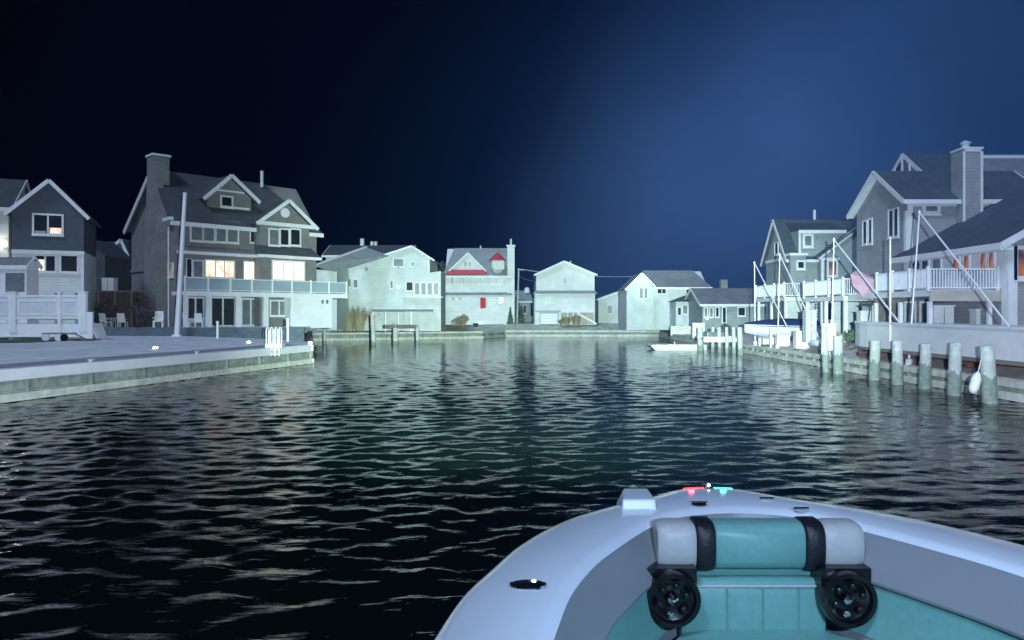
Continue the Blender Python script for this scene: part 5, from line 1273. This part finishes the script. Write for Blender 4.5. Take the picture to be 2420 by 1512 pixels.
    # forward backrest bolster
    def rounded(x0, x1, d, zc, hy, hz, name, mt, e=.05, nn=18, par=None):
        m = MB(); rows = []
        for x, sc in ((x0, .86), (x0 + e * .3, .95), (x0 + e, 1), (x1 - e, 1), (x1 - e * .3, .95), (x1, .86)):
            ring = []
            for i in range(nn):
                t = 2 * math.pi * i / nn; cc, ss = math.cos(t), math.sin(t)
                ring.append(V(x, d + hy * sc * math.copysign(abs(cc) ** .62, cc), zc + hz * sc * math.copysign(abs(ss) ** .62, ss)))
            rows.append(ring)
        m.loft(rows, True); m.add(rows[0], [tuple(range(nn))]); m.add(rows[-1], [tuple(range(nn))])
        return m.build(name, M[mt], par or r, smooth=True)
    d = 4.0; X2 = lambda X: (X - CX) * d / F; zc = HC - (1296 - HY) * d / F
    bo = rounded(X2(1690), X2(1906), d + .1, zc, .11, .130, "bolster", 'teal', e=.01)
    rounded(X2(1556), X2(1650), d + .1, zc - .002, .115, .132, "bolster_end", 'padw'); rounded(X2(1948), X2(2044), d + .1, zc - .002, .115, .132, "bolster_end", 'padw')
    rounded(X2(1646), X2(1692), d + .1, zc, .122, .139, "strap", 'strap', e=.012, par=bo); rounded(X2(1904), X2(1951), d + .1, zc, .122, .139, "strap", 'strap', e=.012, par=bo)
    # backrest panel under the bolster
    zt = HC - (1373 - HY) * 3.98 / F
    rounded(X2(1610), X2(1950), 4.05, (zt + 1.45) / 2, .07, (zt - 1.45) / 2, "backrest", 'teal', e=.03)
    for X in (1716, 1800, 1884): MB().tube(V(X2(X), 3.975, 1.50), V(X2(X), 3.975, zt - .04), .0035, .0035, 6).build("seam", M['black'] if X == 0 else M['teal'], r)
    MB().tube(V(X2(1625), 3.985, zt - .03), V(X2(1935), 3.985, zt - .03), .007, .007, 8).build("piping", M['padw'], r, smooth=True)
    MB().box(X2(1600), X2(1960), 4.08, 4.2, 1.3, zc - .05).build("backrest_support", M['darkteal'] if 'darkteal' in M else M['teal'], r)
    # speakers below the bolster ends
    for X in (1581, 1986):
        c = V(X2(X), 3.93, HC - (1408 - HY) * 3.95 / F)
        sp = MB().lathe(c, [(.145, -.10), (.15, .02), (.145, .05), (.12, .055), (.115, .02), (.04, -.01)], 28, V(0, -1, 0)).box(c.x - .135, c.x + .135, c.y - .0, c.y + .12, c.z + .02, c.z + .155).build("speaker", M['black'], r, smooth=True)
        for k in range(6):
            a = k * math.pi / 3 + .3; q = c + V(math.cos(a) * .075, -.035, math.sin(a) * .075)
            MB().lathe(q, [(.022, 0), (.018, .012), (.004, .018)], 8, V(0, -1, 0)).build("driver", M['chrome'] if k == 4 else M['black'], sp)
        MB().lathe(c + V(0, -.02, 0), [(.03, 0), (.028, .02), (.006, .035)], 12, V(0, -1, 0)).build("tweeter", M['chrome'], sp)
    # moulded box on the port rail
    bx0, bx1 = (1466 - CX) * 4.5 / F, (1543 - CX) * 4.5 / F; z0 = GZ - .01
    MB().hexa([V(bx0 - .005, 4.40, z0), V(bx1 + .01, 4.40, z0), V(bx1 + .01, 4.66, z0), V(bx0 - .005, 4.66, z0)], [V(bx0 + .0, 4.42, z0 + .085), V(bx1 - .0, 4.42, z0 + .085), V(bx1 - .0, 4.68, z0 + .09), V(bx0 + .05, 4.68, z0 + .09)]).build("anchor_housing", M['gel'], r, bevel=.012)
    # rod holder on the port gunwale
    def fit(X, Y, rx, ry, lab, cyl=True):
        dd = (HC - GZ - .02) * F / (Y - HY); return V((X - CX) * dd / F, dd, GZ + .018)
    c = fit(1248, 1383, 0, 0, '')
    m = MB(); n = 28
    def el(a, b, z): return [c + V(math.cos(2 * math.pi * i / n) * a, math.sin(2 * math.pi * i / n) * b, z) for i in range(n)]
    h = MB().loft([el(.082, .052, 0), el(.080, .050, .010), el(.070, .042, .012), el(.064, .036, .004)], True).build("rod_holder", M['chrome'], r, smooth=True)
    MB().hexa(el(.0635, .0355, .002), el(.0635, .0355, .004)).build("socket", M['black'], h)
    for X, Y, s in ((1652, 1191, .05), (1812, 1181, .045), (1893, 1205, .045)):
        c = fit(X, Y, 0, 0, '')
        cl = MB().tube(c + V(-s, 0, .012), c + V(s, 0, .012), .008, .008, 8).build("cleat", M['chrome'], r, smooth=True)
        MB().hexa([c + V(math.cos(2 * math.pi * i / 16) * s * .9, math.sin(2 * math.pi * i / 16) * s * .6, 0) for i in range(16)], [c + V(math.cos(2 * math.pi * i / 16) * s * .9, math.sin(2 * math.pi * i / 16) * s * .6, .004) for i in range(16)]).build("cleat_base", M['steel'] if X != 1652 else M['black'], cl)
    # bow navigation light
    c = V(BX, BY - .03, GZ + .0)
    nv = MB().hexa([c + V(-.03, -.05, 0), c + V(.03, -.05, 0), c + V(.02, .02, 0), c + V(-.02, .02, 0)], [c + V(-.025, -.045, .016), c + V(.025, -.045, .016), c + V(.015, .015, .014), c + V(-.015, .015, .014)]).build("navigation_light", M['chrome'], r, bevel=.006)
    def strip(sg):
        m = MB(); rows = []
        for k in range(9):
            t = k / 8; s = .002 + t * .028; w_ = half(WO, s); p = V(BX + sg * (w_ * .98 + .012), BY - s + .004, GZ - .012)
            rows.append([p + V(0, 0, -.014), p + V(sg * .006, .012, -.010), p + V(sg * .003, .009, .006), p + V(-sg * .006, -.006, .009)])
        m.loft(rows, True); m.add(rows[0], [(0, 1, 2, 3)]); m.add(rows[-1], [(0, 1, 2, 3)]); return m
    strip(-1).build("red_lens", M['red'], nv); strip(1).build("green_lens", M['green'], nv)
    MB().lathe(c + V(0, -.01, .017), [(.010, 0), (.009, .008), (.003, .012)], 10).build("white_glint", M['lamp'], nv)  # glowing bead standing in for the white glint on the housing
    for sg, cc in ((-1, (1, .05, .08)), (1, (.05, 1, .75))):
        ld = bpy.data.lights.new("nav_lamp", 'POINT'); ld.energy = .3; ld.color = cc; ld.shadow_soft_size = .02
        lo = bpy.data.objects.new("nav_lamp", ld); COL.objects.link(lo); lo.location = (BX + sg * .11, BY + .0, GZ + .035)
    # unseen top over the helm, set to shade the bow from its flood lamps
    MB().box(BX - 1.25, BX + 1.25, -2.6, .45, 3.63, 3.70).build("hardtop_shield", M['gel'], r, bevel=.02)
    for x in (BX - .85, BX + .85):
        for y in (-2.0, -.75): MB().tube(V(x, y - .1, 1.0), V(x, y, 3.629), .03, .03, 10).build("hardtop_post", M['chrome'], r)
    MB().box(BX - .45, BX + .45, -1.7, -.9, 1.0, 2.15).build("console", M['gel'], r, bevel=.06)
    fb = MB().box(BX - .4, BX + .4, -.44, -.34, 3.78, 3.90).box(BX - .1, BX + .1, -.46, -.36, 3.7, 3.779).build("flood_lamp", M['black'], r)
    for k in range(4): MB().lathe(V(BX - .27 + .18 * k, -.337, 3.84), [(.05, 0), (.045, .01)], 12, V(0, 1, 0)).build("lens", M['lamp'], fb)
    lb = MB().box(BX - .5, BX + .5, -.44, -.34, 4.67, 4.77).build("light_bar", M['black'], r)
    for x in (-.4, .4): MB().tube(V(BX + x, -.9, 3.7), V(BX + x, -.46, 4.7), .025, .025, 8).build('bracket', M['chrome'], lb)
    for k in range(6): MB().lathe(V(BX - .4 + .16 * k, -.337, 4.72), [(.04, 0), (.035, .01)], 12, V(0, 1, 0)).build("lens", M['lamp'], lb)
    MB().box(BX - .12, BX + .12, .3, .42, 3.58, 3.628).build("bow_fill_lamp", M['white'], r)  # added lamp body, out of view, for the bow fill
boat()

# ---------------------------------------------------------------- the boat's floods and search beam, plus an added bow fill
def spot(name, loc, target, watts, size, blend, col, rad=.05):
    ld = bpy.data.lights.new(name, 'SPOT'); ld.energy = watts; ld.spot_size = R(size); ld.spot_blend = blend; ld.color = col; ld.shadow_soft_size = rad
    o = bpy.data.objects.new(name, ld); COL.objects.link(o); o.location = loc
    o.rotation_euler = (Vector(target) - Vector(loc)).to_track_quat('-Z', 'Y').to_euler(); return o
LZ, LF = 4.72, 3.86
spot("search_beam", (BX, -.3, LZ), (BX + 16.5, 100, LZ + 12.5), 430000, 16, 1.0, (.80, 1.0, .95))
spot("flood_beam", (BX, -.3, LF), (4, 100, 5.0), 315000, 54, 1.0, (.72, 1.0, .90))
spot("flood_wide", (BX, -.3, LF), (-4, 60, 2.0), 52000, 112, .8, (.68, .84, 1.0))
spot("bow_fill_beam", (BX, .36, 3.55), (BX, 4.6, 2.0), 720, 95, .9, (.46, .68, 1.0), .12)  # added light that brightens the bow the floods miss

# ---------------------------------------------------------------- thin sea mist that shows the beam
m = bpy.data.materials.new("sea_mist"); m.use_nodes = True; t = m.node_tree; t.nodes.clear()
ou = t.nodes.new("ShaderNodeOutputMaterial"); pv = t.nodes.new("ShaderNodeVolumePrincipled")
pv.inputs["Density"].default_value = .00006; pv.inputs["Color"].default_value = (.10, .30, 1, 1)
t.links.new(pv.outputs[0], ou.inputs["Volume"])
hz = MB().box(-440, 440, -40, 340, -2, 24).build("haze", m); tag(hz, kind='stuff')
